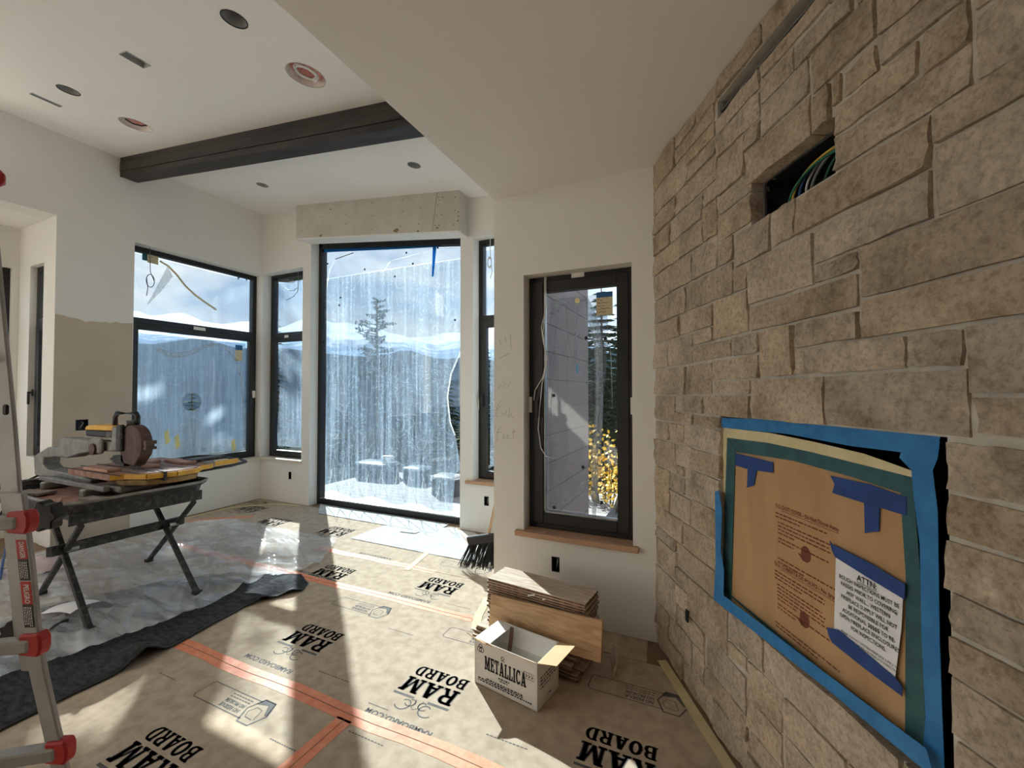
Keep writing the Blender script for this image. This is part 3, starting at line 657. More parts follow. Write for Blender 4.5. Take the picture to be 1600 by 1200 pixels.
pa = [Wb(RX(z)+.004, z, .195) for z in [1.0+.04*k for k in range(27)]]
MB().tube(pa, .011, 6).build('rolled_film_edge', FILMW, w3, smooth=True)
# gathered film folds along the foot of the window
for k in range(9):
    x = -4.6+k*.215+random.uniform(-.03, .03); h = .30+.16*random.random(); pa = [Wb(x-.10-.03*random.random(), .15, .19), Wb(x-.03, .15+h*.5, .19), Wb(x, .15+h, .192)]
    MB().tube(pa, [.007, .006, .002], 5).build('film_fold', FILMW, w3, smooth=True)
    pa = [Wb(x+.11+.03*random.random(), .14, .19), Wb(x+.04, .15+h*.45, .19), Wb(x, .15+h, .192)]
    MB().tube(pa, [.007, .005, .002], 5).build('film_fold', FILMW, w3, smooth=True)
# blue tape along the head of the window, with a loose tail
tb = MB(); x0, x1 = -4.765, -2.86
tb.hexa([Wb(x0, zt3(x0)-.125, .166), Wb(x1, zt3(x1)-.10, .166), Wb(x1, zt3(x1)-.10, .169), Wb(x0, zt3(x0)-.125, .169), Wb(x0, zt3(x0)-.075, .166), Wb(x1, zt3(x1)-.07, .166), Wb(x1, zt3(x1)-.07, .169), Wb(x0, zt3(x0)-.075, .169)])
tb.build('head_tape', BLUETT, w3)
tb = MB(); q1 = onY(679, 381, YB+.16); q2 = onY(676, 432, YB+.15); tb.hexa([q2+Vector((-.012, 0, 0)), q2+Vector((.012, 0, 0)), q2+Vector((.012, .003, 0)), q2+Vector((-.012, .003, 0)), q1+Vector((-.025, 0, 0)), q1+Vector((.03, 0, 0)), q1+Vector((.03, .003, 0)), q1+Vector((-.025, .003, 0))])
tb.build('loose_tape_tail', BLUETT, w3)
pads = MB()
for k, (x, y) in enumerate([(635, 395), (645, 412), (512, 412), (570, 421), (684, 387), (617, 432), (711, 500), (530, 477), (507, 481), (506, 534), (532, 465)]):
    q = onY(x, y, YB+.166); MB().bbox(q, (.011, 0, 0), (0, .002, 0), (0, 0, .011)).build('spacer_pad', BLKP, w3)
pa = [onY(x, y, YB+.185) for x, y in ((596, 428), (602, 420), (607, 412), (613, 407), (625, 404), (640, 400), (655, 396), (680, 391), (710, 387))]
MB().tube(pa, [.012, .014, .014, .006, .004, .004, .004, .003, .002], 6).build('film_tear', FILMW, w3, smooth=True)
pa = [onY(x, y, YB+.16) for x, y in ((524, 405), (538, 400), (552, 395))]
MB().tube(pa, .005, 6).build('film_tear', BLKP, w3, smooth=True)
pa = [onY(x, y, YB+.185) for x, y in ((524, 405), (515, 422), (511, 445), (509, 470), (508, 510))]
MB().tube(pa, [.003, .010, .008, .005, .003], 6).build('film_tear', FILMW, w3, smooth=True)
# window_4: narrow, back wall right
w4 = win_root(4, (-1.9, YB+.15, .53)); g = split_window(w4, Wb, -2.33, -1.5, .53, 3.21, .13, 1)
lg, ug = g['lg'], g['ug']
film(Wb, lambda z: lg[0]+.02, lambda z: lg[1]-.01, lg[2]+.05, lg[3]-.02, .175, .008, 20, 30, g['sash'], FILM2)
film(Wb, lambda z: ug[0]+.01, lambda z: ug[1]-.01, ug[2]+.01, ug[3]-.05, .182, .006, 16, 14, w4, film_mat('light_film_b', .04, .10, (6, 6, 6), T=(.66, .68, .70), crease=.05))
q = onY(746, 630, YB+.115); sticker(Wb, q.x-.02, q.x+.02, q.z-.07, q.z+.05, .117, w4)
handle(Wb, -2.27, 1.46, .118, w4)
# window_5: single sash, right wall
w5 = win_root(5, (-.79, YR+.12, .555)); a0, a1, z0, zt = -1.155, -.425, .555, 2.315; d = .10
frame4(Wr, a0, a1, z0, zt, .05, d, d+.08).build('frame', BLACKF, w5, bevel=.004)
s5 = frame4(Wr, a0+.035, a1-.035, z0+.035, zt-.035, .075, d-.012, d+.05).build('sash', BLACKF, w5, bevel=.004)
G5 = (a0+.11, a1-.11, z0+.11, zt-.11)
pane(Wr, *G5, d+.03, s5)
b = MB(); bar(b, Wr, G5[0], G5[1], G5[2]-.004, G5[2]+.012, d+.0, d+.04); bar(b, Wr, G5[0]-.004, G5[0]+.01, G5[2], G5[3], d+.0, d+.04); b.build('glazing_bead', STEEL, s5)
def R5(z): return onY(945, 600, YR+.145).x + .02*math.sin(z*4)
def L5(z): return G5[0]+.02+.035*max(0, z-1.9)*2
film(Wr, L5, R5, G5[2]+.02, G5[3]-.04, .145, .010, 26, 50, s5, film_mat('light_film_c', .03, .12, (26, 26, 2), (.92, .94, .96), T=(.68, .69, .70), crease=.08))
pa = [onY(x, y, YR+.125) for x, y in ((917, 468), (923, 490), (930, 512), (935, 540), (936, 580), (936, 640), (934, 680), (929, 700), (930, 740), (929, 780), (928, 806))]
MB().tube(pa, [.014, .03, .034, .028, .026, .027, .03, .026, .022, .018, .012], 8).build('bunched_film', FILMW, s5, smooth=True)
pa = [onY(x, y, YR+.125) for x, y in ((862, 492), (870, 476), (878, 470), (890, 474), (905, 470), (917, 467))]
MB().tube(pa, [.012, .02, .018, .008, .006, .008], 7).build('bunched_film', FILMW, s5, smooth=True)
for pth in (((874, 475), (868, 520), (864, 580), (860, 650)), ((884, 475), (888, 540), (886, 600)), ((903, 470), (899, 520), (896, 570)), ((905, 520), (900, 555), (898, 575)), ((895, 770), (910, 755), (925, 742)), ((870, 790), (895, 775), (922, 752)), ((948, 500), (955, 560), (957, 640))):
    MB().tube([onY(x, y, YR+.128) for x, y in pth], [.002]+[.0035]*(len(pth)-2)+[.002], 5).build('film_crease', FILMW, s5, smooth=True)
for x, y in ((916, 528), (946, 529), (947, 607), (865, 618), (911, 730), (940, 785), (866, 793)):
    q = onY(x, y, YR+.126); MB().bbox(q, (.010, 0, .003), (0, .002, 0), (-.003, 0, .010)).build('spacer_pad', BLKP, s5)
q = onY(944, 456, YR+.12); sticker(Wr, q.x-.054, q.x+.055, q.z-.035, q.z-.0, .126, s5, STICKB, 'glass_sticker')
k5 = sticker(Wr, q.x-.054, q.x+.055, q.z-.155, q.z-.035, .126, s5, STICKT, 'glass_sticker')
b = MB()
for i in range(5): stroke(b, [Wr(q.x-.045+j*.012, q.z-.052-.02*i+.004*math.sin(j*2.1+i), .123) for j in range(4+(i*3) % 5)], .003, (0, -1, 0))
b.build('handwriting', BLACKI, k5)
q = onY(902, 470, YR+.12); b = MB(); b.cyl(q-Vector((0, .003, 0)), q, .018, 14); b.build('tape_patch', YELT, s5)
q = onY(902, 576, YR+.12); b = MB(); b.bbox(q, (.010, 0, 0), (0, .002, 0), (0, 0, .03)); b.build('blue_tab', pm('light_blue_tab', (.18, .40, .66)), s5)
q = onY(903, 430, YR+.098); sticker(Wr, q.x-.045, q.x+.045, q.z-.015, q.z+.022, .096, w5)
q = onY(829, 636, YR+.085); sticker(Wr, a0-.0, a0+.022, 1.36, 1.47, .098, w5); sticker(Wr, a1-.026, a1-.0, 1.36, 1.47, .098, w5)
handle(Wr, a0+.075, 1.44, .088, w5)
# nook windows
w6 = win_root(6, (-6.2, 2.0, .85)); Wn = lambda a, z, d: Vector((a, 1.95+d, z)); g = split_window(w6, Wn, -6.37, -6.0, .85, 2.81, .05, 1, 2.2)
handle(Wn, -6.44+.1, 1.50, .03, w6)
lg = g['lg']; film(Wn, lambda z: lg[0]+.05+.03*math.sin(z*6), lambda z: lg[1], lg[2]+.1, lg[3]-.02, .09, .008, 10, 24, g['sash'], FILMW)
w7 = win_root(7, (-6.7, 1.45, .85)); Wm = lambda a, z, d: Vector((-6.63-d, a, z)); split_window(w7, Wm, 1.0, 1.9, .85, 2.81, .05, 1, 2.2)

# sills
def sill(n, pts0, W, a0, a1, z, d0, d1, mat):
    return struct(bar(MB(), W, a0, a1, z-.035, z, d0, d1).build('trim_%d' % n, mat, bevel=.003))
sill(1, None, Wl, 2.56, 4.08, WINZ+.012, -.03, .13, SILLP)
sill(2, None, Wb, XL+.0, -4.945, WINZ+.012, -.03, .13, SILLP)
sill(3, None, Wb, -2.41, -1.5, .545, -.03, .13, SILLW)
sill(4, None, Wr, -1.21, -.39, .558, -.035, .10, SILLW)
b = MB(); bar(b, Wr, -1.04, -.985, .56, .566, -.02, .03); tag(b.build('wood_shim', SILLW), 'thin wood shim lying on the oak sill of the right window', 'shim')
#%%NEXT

# ================================================================== FIREPLACE WALL
def sbox(mb, u0, u1, z0, z1, o0, o1):
    return mb.hexa([S(u0, z0, o0), S(u1, z0, o0), S(u1, z0, o1), S(u0, z0, o1), S(u0, z1, o0), S(u1, z1, o0), S(u1, z1, o1), S(u0, z1, o1)])
OP = (.712, 1.645, .592, 1.40)       # firebox opening
NI = (.950, 1.352, 2.150, 2.320)   # cable niche
SLT = (.715, 3.4, 2.722, 2.80)    # light slot
mo, mk = -.006, -.30
mb = MB(); U1 = 3.4
sbox(mb, -.1, OP[0], 0, NI[2], mk, mo); sbox(mb, OP[1], U1, 0, NI[2], mk, mo); sbox(mb, OP[0], OP[1], 0, OP[2], mk, mo); sbox(mb, OP[0], OP[1], OP[3], NI[2], mk, mo)
sbox(mb, -.1, NI[0], NI[2], NI[3], mk, mo); sbox(mb, NI[1], U1, NI[2], NI[3], mk, mo)
sbox(mb, -.1, U1, NI[3], SLT[2], mk, mo); sbox(mb, -.1, SLT[0], SLT[2], SLT[3], mk, mo); sbox(mb, -.1, U1, SLT[3], 2.892, mk, mo)
sbox(mb, -.1, U1, SLT[2], SLT[3], mk, -.20); sbox(mb, OP[0], OP[1], OP[2], OP[3], mk, -.28); sbox(mb, NI[0], NI[1], NI[2], NI[3], mk, -.27)
wf = struct(mb.build('wall_fireplace', MORTAR, recalc=False))
ST = [(0,.31,2.728,2.887),(.31,.53,2.815,2.887),(.53,.72,2.80,2.887),(.725,1.03,2.802,2.887),(1.035,1.5,2.80,2.887),(1.505,2.0,2.802,2.887),(2.005,2.5,2.80,2.887),
(.31,.70,2.732,2.81),(.44,.70,2.655,2.727),(.722,1.02,2.645,2.722),(1.025,1.34,2.668,2.718),(1.345,1.70,2.66,2.72),(1.705,2.3,2.655,2.722),
(0,.435,2.572,2.725),(.44,.712,2.572,2.65),(.72,1.015,2.536,2.640),(1.02,1.195,2.572,2.663),(1.20,1.43,2.570,2.655),(1.505,1.70,2.425,2.652),(1.27,1.495,2.436,2.564),(1.022,1.262,2.452,2.568),(1.435,1.5,2.57,2.655),(1.705,2.3,2.505,2.65),
(0,.305,2.455,2.568),(.31,.715,2.455,2.568),(.72,.92,2.365,2.532),(.925,1.018,2.452,2.532),(.925,1.265,2.312,2.448),(1.27,1.346,2.312,2.43),(1.352,1.383,2.345,2.432),(1.387,1.50,2.345,2.42),(1.505,1.70,2.345,2.42),
(0,.23,2.328,2.45),(.235,.592,2.328,2.45),(.598,.715,2.37,2.45),(.598,.72,2.207,2.366),(.725,.96,2.278,2.36),(1.356,1.605,2.253,2.341),(1.61,1.715,2.243,2.341),(1.72,2.3,2.298,2.50),(1.72,2.1,2.15,2.293),
(0,.355,2.208,2.324),(.36,.592,2.208,2.324),(.725,.955,2.162,2.274),(1.356,1.715,2.15,2.248),(2.105,2.5,2.15,2.293),
(0,.235,2.053,2.204),(.24,.485,2.057,2.204),(.49,.712,2.053,2.203),(.717,.836,2.052,2.158),(.84,1.065,2.012,2.150),(1.07,1.192,2.02,2.150),(1.197,1.63,2.020,2.145),(1.635,2.2,2.067,2.146),
(1.635,2.3,1.902,2.062),(0,.413,1.911,2.049),(.418,.832,1.913,2.048),(.84,.935,1.911,2.008),(.942,1.27,1.838,2.008),(1.275,1.628,1.90,2.014),
(0,.34,1.798,1.907),(.345,.675,1.802,1.908),(.682,.935,1.736,1.906),(1.276,1.43,1.840,1.895),(1.437,2.1,1.757,1.896),(.942,1.43,1.735,1.833),(.482,.675,1.733,1.797),
(0,.19,1.643,1.794),(.195,.476,1.646,1.795),(.482,.812,1.65,1.729),(.818,.995,1.65,1.729),(1.0,1.178,1.558,1.729),(1.184,1.431,1.648,1.729),(1.437,2.0,1.647,1.752),
(0,.405,1.488,1.638),(.411,.655,1.491,1.641),(.661,.995,1.555,1.644),(.661,.941,1.495,1.550),(1.184,1.562,1.558,1.642),(1.568,1.688,1.558,1.641),(1.694,2.2,1.498,1.641),
(.946,1.309,1.398,1.551),(1.315,1.697,1.404,1.552),(1.703,2.3,1.411,1.493),(.585,.940,1.396,1.489),(0,.275,1.338,1.483),(.281,.58,1.400,1.484),(.281,.478,1.340,1.395),(.482,.72,1.340,1.391),
(0,.195,1.231,1.333),(.199,.38,1.232,1.334),(.385,.722,1.229,1.335),(0,.273,1.068,1.226),(.280,.45,1.118,1.227),(.454,.72,1.121,1.224),(.280,.38,1.062,1.113),(.386,.718,.979,1.115),(0,.203,.832,1.063),(.208,.38,.970,1.058),
(.207,.445,.836,.965),(.449,.72,.837,.973),(0,.36,.707,.828),(.366,.716,.704,.831),(0,.28,.642,.702),(0,.28,.480,.637),(.285,.716,.577,.699),(.285,.41,.482,.572),(.285,.41,.374,.477),(0,.28,.262,.475),(.415,.765,.383,.572),
(.770,1.002,.461,.592),(1.008,1.53,.460,.597),(1.536,1.75,.460,.597),(.770,.90,.397,.456),(.906,1.10,.316,.456),(1.106,1.365,.332,.455),(1.37,1.75,.332,.455),(.575,.90,.231,.378),(.285,.57,.270,.370),(.575,.765,.352,.378),
(0,.18,.13,.257),(.185,.455,.135,.265),(.460,.57,.135,.265),(.575,.90,.13,.226),(.906,1.10,.20,.311),(1.106,1.5,.205,.327),(1.506,1.95,.205,.327),(.906,1.3,.105,.195),(1.306,1.75,.105,.20),(0,.35,.004,.125),(.355,.65,.004,.130),(.655,.90,.004,.125),(.906,1.25,.004,.10),(1.256,1.8,.004,.10),
(1.646,1.80,1.281,1.392),(1.806,2.3,1.281,1.405),(1.646,2.2,1.181,1.275),(1.640,2.3,1.066,1.176),(1.648,2.2,.970,1.061),(1.648,2.3,.881,.964),(1.646,2.2,.752,.876),(1.652,2.25,.604,.746),(1.756,2.3,.332,.597)]
ST = [s for s in ST if s != (.575,.765,.352,.378)]
def make_stone(u0, u1, z0, z1, k):
    rnd = random.Random(k*13+5); g = .0024
    u0 += g+rnd.uniform(0, .002); u1 -= g+rnd.uniform(0, .002); z0 += g; z1 -= g
    base = rnd.uniform(.003, .011); tu = rnd.uniform(-.005, .005); tz = rnd.uniform(-.005, .003)
    nu, nv = 5, 3; c = S((u0+u1)/2, (z0+z1)/2, 0)
    vs = []; fs = []
    for j in range(nv+1):
        for i in range(nu+1):
            u = i/nu; v = j/nv
            uu = u0+(u1-u0)*u; zz = z0+(z1-z0)*v
            e = (i in (0, nu)) + (j in (0, nv))
            if i in (0, nu): uu += rnd.uniform(-.0035, .0028)*(1 if i == nu else -1)
            if j in (0, nv): zz += rnd.uniform(-.003, .0022)*(1 if j == nv else -1)
            if 0 < i < nu: uu += rnd.uniform(-.25, .25)*(u1-u0)/nu
            if 0 < j < nv: zz += rnd.uniform(-.25, .25)*(z1-z0)/nv
            o = base + tu*(u-.5)*2 + tz*(v-.5)*2 + rnd.uniform(-.003, .005)
            if e: o -= rnd.uniform(.001, .007)
            vs.append(S(uu, zz, max(o, -.004)))
    n = len(vs); W_ = nu+1
    for j in range(nv):
        for i in range(nu):
            a, b, cc, d = j*W_+i, j*W_+i+1, (j+1)*W_+i+1, (j+1)*W_+i
            fs += [(a, b, cc), (a, cc, d)] if rnd.random() < .5 else [(a, b, d), (b, cc, d)]
    rim = [i for i in range(W_)] + [j*W_+nu for j in range(1, nv+1)] + [nv*W_+i for i in range(nu-1, -1, -1)] + [j*W_ for j in range(nv-1, 0, -1)]
    m0 = len(vs)
    dep = -.075 if (abs(u1-OP[0]) < .03 and OP[2]-.1 < z0 < OP[3]) or (abs(z0-NI[3]) < .03 and NI[0]-.05 < (u0+u1)/2 < NI[1]) or (abs(u1-NI[0]) < .02 and NI[2]-.02 < z0 < NI[3]) else -.02
    for i in rim:
        p = vs[i]; q = p + SN*(dep - (p-SP0).dot(SN)); vs.append(q)
    r = len(rim)
    for i in range(r): fs.append((rim[i], m0+i, m0+(i+1) % r, rim[(i+1) % r]))
    me = bpy.data.meshes.new('stone'); me.from_pydata([v-c for v in vs], [], fs); me.update(); me.materials.append(STONE)
    bm = bmesh.new(); bm.from_mesh(me); bmesh.ops.recalc_face_normals(bm, faces=bm.faces); bm.to_mesh(me); bm.free()
    # open shells can flip: make the front face outwards
    f0 = me.polygons[0]
    if f0.normal.dot(SN) < 0: me.flip_normals()
    o = bpy.data.objects.new('stone', me); COL.objects.link(o); o.parent = wf; o.location = c
for k, s in enumerate(ST): make_stone(*s, k)
# niche lining, cables
t = thing('cable_niche', 'rectangular niche in the stone wall with a black lining', 'niche', S(1.15, NI[2], -.1))
b = MB(); e = .006
sbox(b, NI[0], NI[1], NI[2], NI[3], -.262, -.255); sbox(b, NI[0], NI[0]+e, NI[2], NI[3], -.255, -.06); sbox(b, NI[1]-e, NI[1], NI[2], NI[3], -.255, -.02); sbox(b, NI[0]+e, NI[1]-e, NI[2], NI[2]+e, -.255, -.02); sbox(b, NI[0]+e, NI[1]-e, NI[3]-e, NI[3], -.255, -.06)
b.build('lining', DARK, t)
b = MB(); sbox(b, NI[0]+.0, NI[0]+.012, NI[2], NI[3], -.062, -.052); sbox(b, NI[0]+.012, NI[1], NI[3]-.008, NI[3], -.062, -.052); b.build('metal_lip', STEEL, t)
def cable_loop(col, u0, u1, z0, z1, o0, label, q0, q1, r=.0045):
    # open loop of stiff cable leaning in the niche, drawn from angle q0 to q1 (degrees)
    pa = []
    for k in range(32):
        q = math.radians(q0+(q1-q0)*k/31); p = S((u0+u1)/2+math.cos(q)*(u1-u0)/2, (z0+z1)/2+math.sin(q)*(z1-z0)/2, o0-.02*k/31)
        p.z = max(p.z, NI[2]+.014); pa.append(p)
    return tag(MB().tube(pa, r, 7).build('cable', col, smooth=True), label, 'cable', 'cables in the stone niche')
cable_loop(YELC, 1.085, 1.40, 2.10, 2.285, -.07, 'yellow cable looping in the stone wall niche', 205, 50)
cable_loop(GRNC, 1.075, 1.38, 2.09, 2.270, -.062, 'green cable hanging nearest the front of the stone niche', 215, 60)
cable_loop(BLUC, 1.100, 1.42, 2.12, 2.296, -.085, 'blue cable looping in the stone wall niche', 200, 40)
cable_loop(WHITEC, 1.115, 1.43, 2.13, 2.306, -.10, 'white cable in the outer loop of the stone wall niche', 190, 35)
cable_loop(GREYC, 1.165, 1.44, 2.08, 2.285, -.075, 'grey cable standing in the middle of the stone niche', 210, 60, .0055)
cable_loop(pm('dark_green_cable', (.03, .10, .07)), 1.215, 1.46, 2.08, 2.280, -.08, 'dark green cable at the right of the stone niche', 210, 70)
# light channel in the slot near the ceiling
t = thing('light_channel', 'aluminium light channel in the slot under the top stones', 'channel', S(1.4, 2.73, -.06))
b = MB(); sbox(b, SLT[0], U1-.1, 2.752, 2.757, -.12, -.018); sbox(b, SLT[0], U1-.1, 2.757, 2.796, -.125, -.12); b.build('channel_lip', STEEL, t)
b = MB(); sbox(b, SLT[0], U1-.1, 2.724, 2.748, -.19, -.03); b.build('painted_slot_shade', DARK, t)  # near-black bar fills the slot in place of its shade
b = MB(); sbox(b, SLT[0], SLT[0]+.02, 2.757, 2.79, -.11, -.02); b.build('end_cap', STEEL, t)
# near-black block standing in for the dark of a gap low on the wall
b = MB(); c = S(.44, .386, .022); b.bbox(c, SD*.012, SN*.003, Vector((0, 0, .028))); tag(b.build('painted_gap_dark', DARK), 'small black block painting the dark of a gap in a low joint of the stone wall', 'hole')

# ---- firebox cover
t = thing('firebox', 'dark metal firebox recess behind the taped cover', 'fireplace', S(1.18, OP[2], -.15))
b = MB(); sbox(b, OP[0]+.004, OP[1]-.004, OP[2]+.004, OP[3]-.004, -.275, -.27); sbox(b, OP[0]+.004, OP[0]+.012, OP[2]+.004, OP[3]-.004, -.27, -.08); sbox(b, OP[1]-.012, OP[1]-.004, OP[2]+.004, OP[3]-.004, -.27, -.03); sbox(b, OP[0]+.012, OP[1]-.012, OP[3]-.012, OP[3]-.004, -.27, -.03); sbox(b, OP[0]+.012, OP[1]-.012, OP[2]+.004, OP[2]+.012, -.27, -.03)
b.build('metal_box', DARK, t)
PO = -.018                                   # plane of the cover
def sp(x, y, o=0.0): u, z = onS(x, y, PO+o); return S(u, z, PO+o)
def spoly(pts, th, name, mat, par, o=0.0):
    P = [sp(x, y, o) for x, y in pts]; return MB().prism(P, SN*(-th)).build(name, mat, par)
cov = thing('fireplace_dust_cover', 'brown cardboard dust cover taped over the fireplace opening', 'cover', S(1.2, .62, -.03))
card = spoly([(1133, 690), (1426, 752), (1430, 1172), (1128, 945)], .004, 'cardboard_panel', CARD, cov, .0)
def tape(pts, name, mat, par=cov, o=.002): return spoly(pts, .0015, name, mat, par, o)
tape([(1128, 668), (1200, 676), (1270, 690), (1350, 709), (1426, 736), (1426, 748), (1350, 728), (1270, 709), (1200, 694), (1137, 686)], 'cream_tape', MASK)
tape([(1128, 668), (1137, 676), (1136, 770), (1127, 768)], 'cream_tape', MASK)
tape([(1137, 684), (1200, 692), (1270, 707), (1350, 727), (1426, 746), (1425, 776), (1330, 745), (1240, 720), (1148, 706)], 'teal_tape', TEALT, o=.003)
tape([(1136, 684), (1149, 700), (1142, 940), (1128, 932)], 'teal_tape', TEALT, o=.004)
tape([(1405, 745), (1426, 746), (1438, 900), (1447, 1180), (1414, 1155), (1415, 900)], 'teal_tape', TEALT, o=.004)
tape([(1128, 920), (1142, 930), (1290, 1052), (1414, 1148), (1440, 1180), (1290, 1062)], 'teal_tape', TEALT, o=.0045)
tape([(1126, 653), (1230, 656), (1330, 665), (1469, 682), (1464, 700), (1420, 708), (1330, 697), (1230, 678), (1127, 668)], 'blue_tape', BLUET, o=.006)
tape([(1424, 735), (1405, 715), (1410, 700), (1468, 690), (1465, 715), (1457, 735), (1465, 800), (1468, 1000), (1472, 1120), (1476, 1215), (1440, 1200), (1446, 1120), (1440, 1000), (1437, 850), (1428, 780)], 'blue_tape', BLUET, o=.007)
tape([(1115, 937), (1118, 920), (1130, 930), (1290, 1052), (1447, 1170), (1460, 1215), (1440, 1200), (1290, 1075)], 'blue_tape', BLUET, o=.034)
tape([(1117, 768), (1123, 766), (1128, 800), (1126, 860), (1131, 890), (1130, 940), (1115, 937), (1118, 880)], 'blue_tape', BLUET, o=.036)
tape([(1149, 708), (1207, 722), (1208, 739), (1182, 735), (1178, 758), (1167, 762), (1168, 733), (1149, 727)], 'dark_blue_tape', DBLUE, o=.005)
tape([(1297, 743), (1360, 757), (1416, 777), (1416, 806), (1374, 793), (1373, 830), (1351, 833), (1350, 786), (1300, 770), (1304, 757)], 'dark_blue_tape', DBLUE, o=.005)
note = thing('inspection_notice', 'white printed inspection notice taped to the cardboard fireplace cover', 'notice', S(1.45, .8, PO+.012))
npts = [(1306, 871), (1411, 931), (1408, 985), (1398, 1062), (1350, 1025), (1303, 985)]
spoly(npts, .0012, 'paper', PAPER, note, .010)
tape([(1296, 845), (1300, 850), (1360, 880), (1414, 913), (1413, 937), (1360, 905), (1304, 870), (1299, 858)], 'dark_blue_tape', DBLUE, note, .012)
tape([(1292, 980), (1310, 984), (1350, 1018), (1398, 1058), (1410, 1074), (1409, 1088), (1350, 1044), (1300, 1004), (1294, 992)], 'dark_blue_tape', DBLUE, note, .013)
# print on the notice
o = .0125
TX = MB()
def scap(x, y, oo): u, z = onS(x, y, PO+oo); return u, z
uL, zT = scap(1306, 874, .012); uR, _ = scap(1410, 934, .012); uc = (uL+uR)/2
Wd = uR-uL
rows = [('ATTN:', .020, .30), ('ROUGH INSPECTIONS MUST BE', .0135, .90), ('PASSED PRIOR TO COVERING', .0135, .84), ('ANY WALL... WESTERN', .0135, .66), ('FIREPLACE SUPPLY WILL NOT', .0135, .84), ('BE RESPONSIBLE FOR', .0135, .60), ('ADDITIONAL $$$$$ TO RE-', .0135, .80), ('OPEN FIREPLACE ENCLOSURES', .0135, .90), ('FOR INSPECTIONS.', .0135, .52)]
z = zT-.030
for s_, h, wfrac in rows:
    put_text(TX, s_, S(uc-Wd*wfrac/2, z, PO+.0118), SD, (0, 0, 1), h*1.15, .012, width=Wd*wfrac); z -= .0185
stroke(TX, [S(uc-Wd*.15, zT-.034, PO+.0118), S(uc+Wd*.15, zT-.034, PO+.0118)], .0015, SN)
z -= .006
for s_ in ('PLEASE CONTACT WESTERN FIREPLACE SUPPLY TO', 'COORDINATE THE ROUGH FIREPLACE INSPECTION'):
    put_text(TX, s_, S(uc-Wd*.43, z, PO+.0118), SD, (0, 0, 1), .0085, .008, width=Wd*.86); z -= .0105
put_text(TX, '970-927-', S(uc-Wd*.13, z, PO+.0118), SD, (0, 0, 1), .0085, .008, width=Wd*.26)
TX.build('notice_text', BLACKI, note, recalc=False)
# print on the cardboard
TX = MB(); o = PO+.0012
u0, z0 = onS(1212, 792, PO); u1, _ = onS(1311, 826, PO)
put_text(TX, 'D.G. DUST COVER - Do Not Throw Away', S(u0, z0, o), SD, (0, 0, 1), .020, .012, width=u1-u0)
stroke(TX, [S(u0+.03, z0-.005, o), S(u1, z0-.005, o)], .0016, SN)
rr = random.Random(3)
def wordlines(u0, z0, rows, wid, ind=0.0, dz=.0125):
    for i in range(rows):
        u = u0+ind; end = u0+wid*(rr.uniform(.82, 1.0) if i < rows-1 else rr.uniform(.3, .6))
        while u < end:
            w = rr.uniform(.008, .026); TX.poly([S(u, z0-i*dz, o), S(min(u+w, end), z0-i*dz, o), S(min(u+w, end), z0-i*dz+.0045, o), S(u, z0-i*dz+.0045, o)]); u += w+.004
wordlines(u0, z0-.022, 2, .27); wordlines(u0, z0-.052, 4, .27, .012); wordlines(u0, z0-.108, 2, .26, .012); wordlines(u0, z0-.180, 2, .28, .01)
u0b, z0b = onS(1211, 882, PO); u1b, _ = onS(1298, 920, PO)
put_text(TX, 'D.G. CUBIERTA DE POLVO - No tirar', S(u0b, z0b, o), SD, (0, 0, 1), .020, .012, width=.27)
stroke(TX, [S(u0b+.03, z0b-.005, o), S(u0b+.27, z0b-.005, o)], .0016, SN)
wordlines(u0b, z0b-.022, 3, .26); wordlines(u0b, z0b-.066, 5, .25, .012); wordlines(u0b, z0b-.135, 2, .25, .012); wordlines(u0b, z0b-.205, 2, .34, .0)
TX.build('printed_text', REDINK, card, recalc=False)['kind'] = 'stuff'
for cx, cy in ((1259, 866), (1257, 968)):
    uu, zz = onS(cx, cy, PO); b = MB(); pts = []
    for k in range(16):
        q = 2*math.pi*k/16; pts.append(S(uu+.020*math.cos(q)*(1.15 if math.cos(q) > 0 else 1), zz+.026*math.sin(q), PO+.0006))
    b.prism(pts, SN*.0006); b.prism([S(uu-.035, zz-.008, PO+.0006), S(uu-.012, zz-.026, PO+.0006), S(uu+.004, zz-.024, PO+.0006), S(uu-.012, zz-.006, PO+.0006)], SN*.0006)
    b.build('printed_emblem', pm('emblem_brown', (.17, .055, .03), (.21, .07, .04), 30, .85), card)

# ================================================================== FLOOR COVERINGS
ZB = .0025
def sheet(label, poly):
    o = MB().prism([(x, y, .0003) for x, y in poly], (0, 0, ZB-.0003)).build('floor_protection_sheet', BOARD)
    return tag(o, label, 'floor covering', 'floor protection sheets')
def mline(Y): return -.233+(2.53-Y)*.517+.03       # edge of the board along the fireplace wall
SH = {
 'a': sheet('tan floor protection board in front of the fireplace, right of the cross seam', [(-1.52, -.6), (1.0, -.6), (mline(.6), .6), (mline(1.53), 1.53), (-1.52, 1.53)]),
 'b': sheet('tan floor protection board in the foreground, left of the cross seam', [(-5.7, -.6), (-1.525, -.6), (-1.525, 1.53), (-5.7, 1.53)]),
 'c': sheet('tan floor protection board under the white carton, between two long orange seams', [(-5.7, 1.535), (mline(1.535), 1.535), (mline(2.5), 2.5), (-.28, 2.5), (-5.7, 2.5)]),
 'd': sheet('narrow tan floor protection board strip beside the plank stack', [(-5.7, 2.505), (-.32, 2.505), (-.34, 2.72), (-1.38, 2.72), (-1.39, 3.02), (-5.7, 3.02)]),
 'e': sheet('tan floor protection board running up to the picture window', [(-5.7, 3.025), (-1.40, 3.025), (-1.40, 3.35), (-2.3, 4.06), (-5.74, 4.06)]),
}
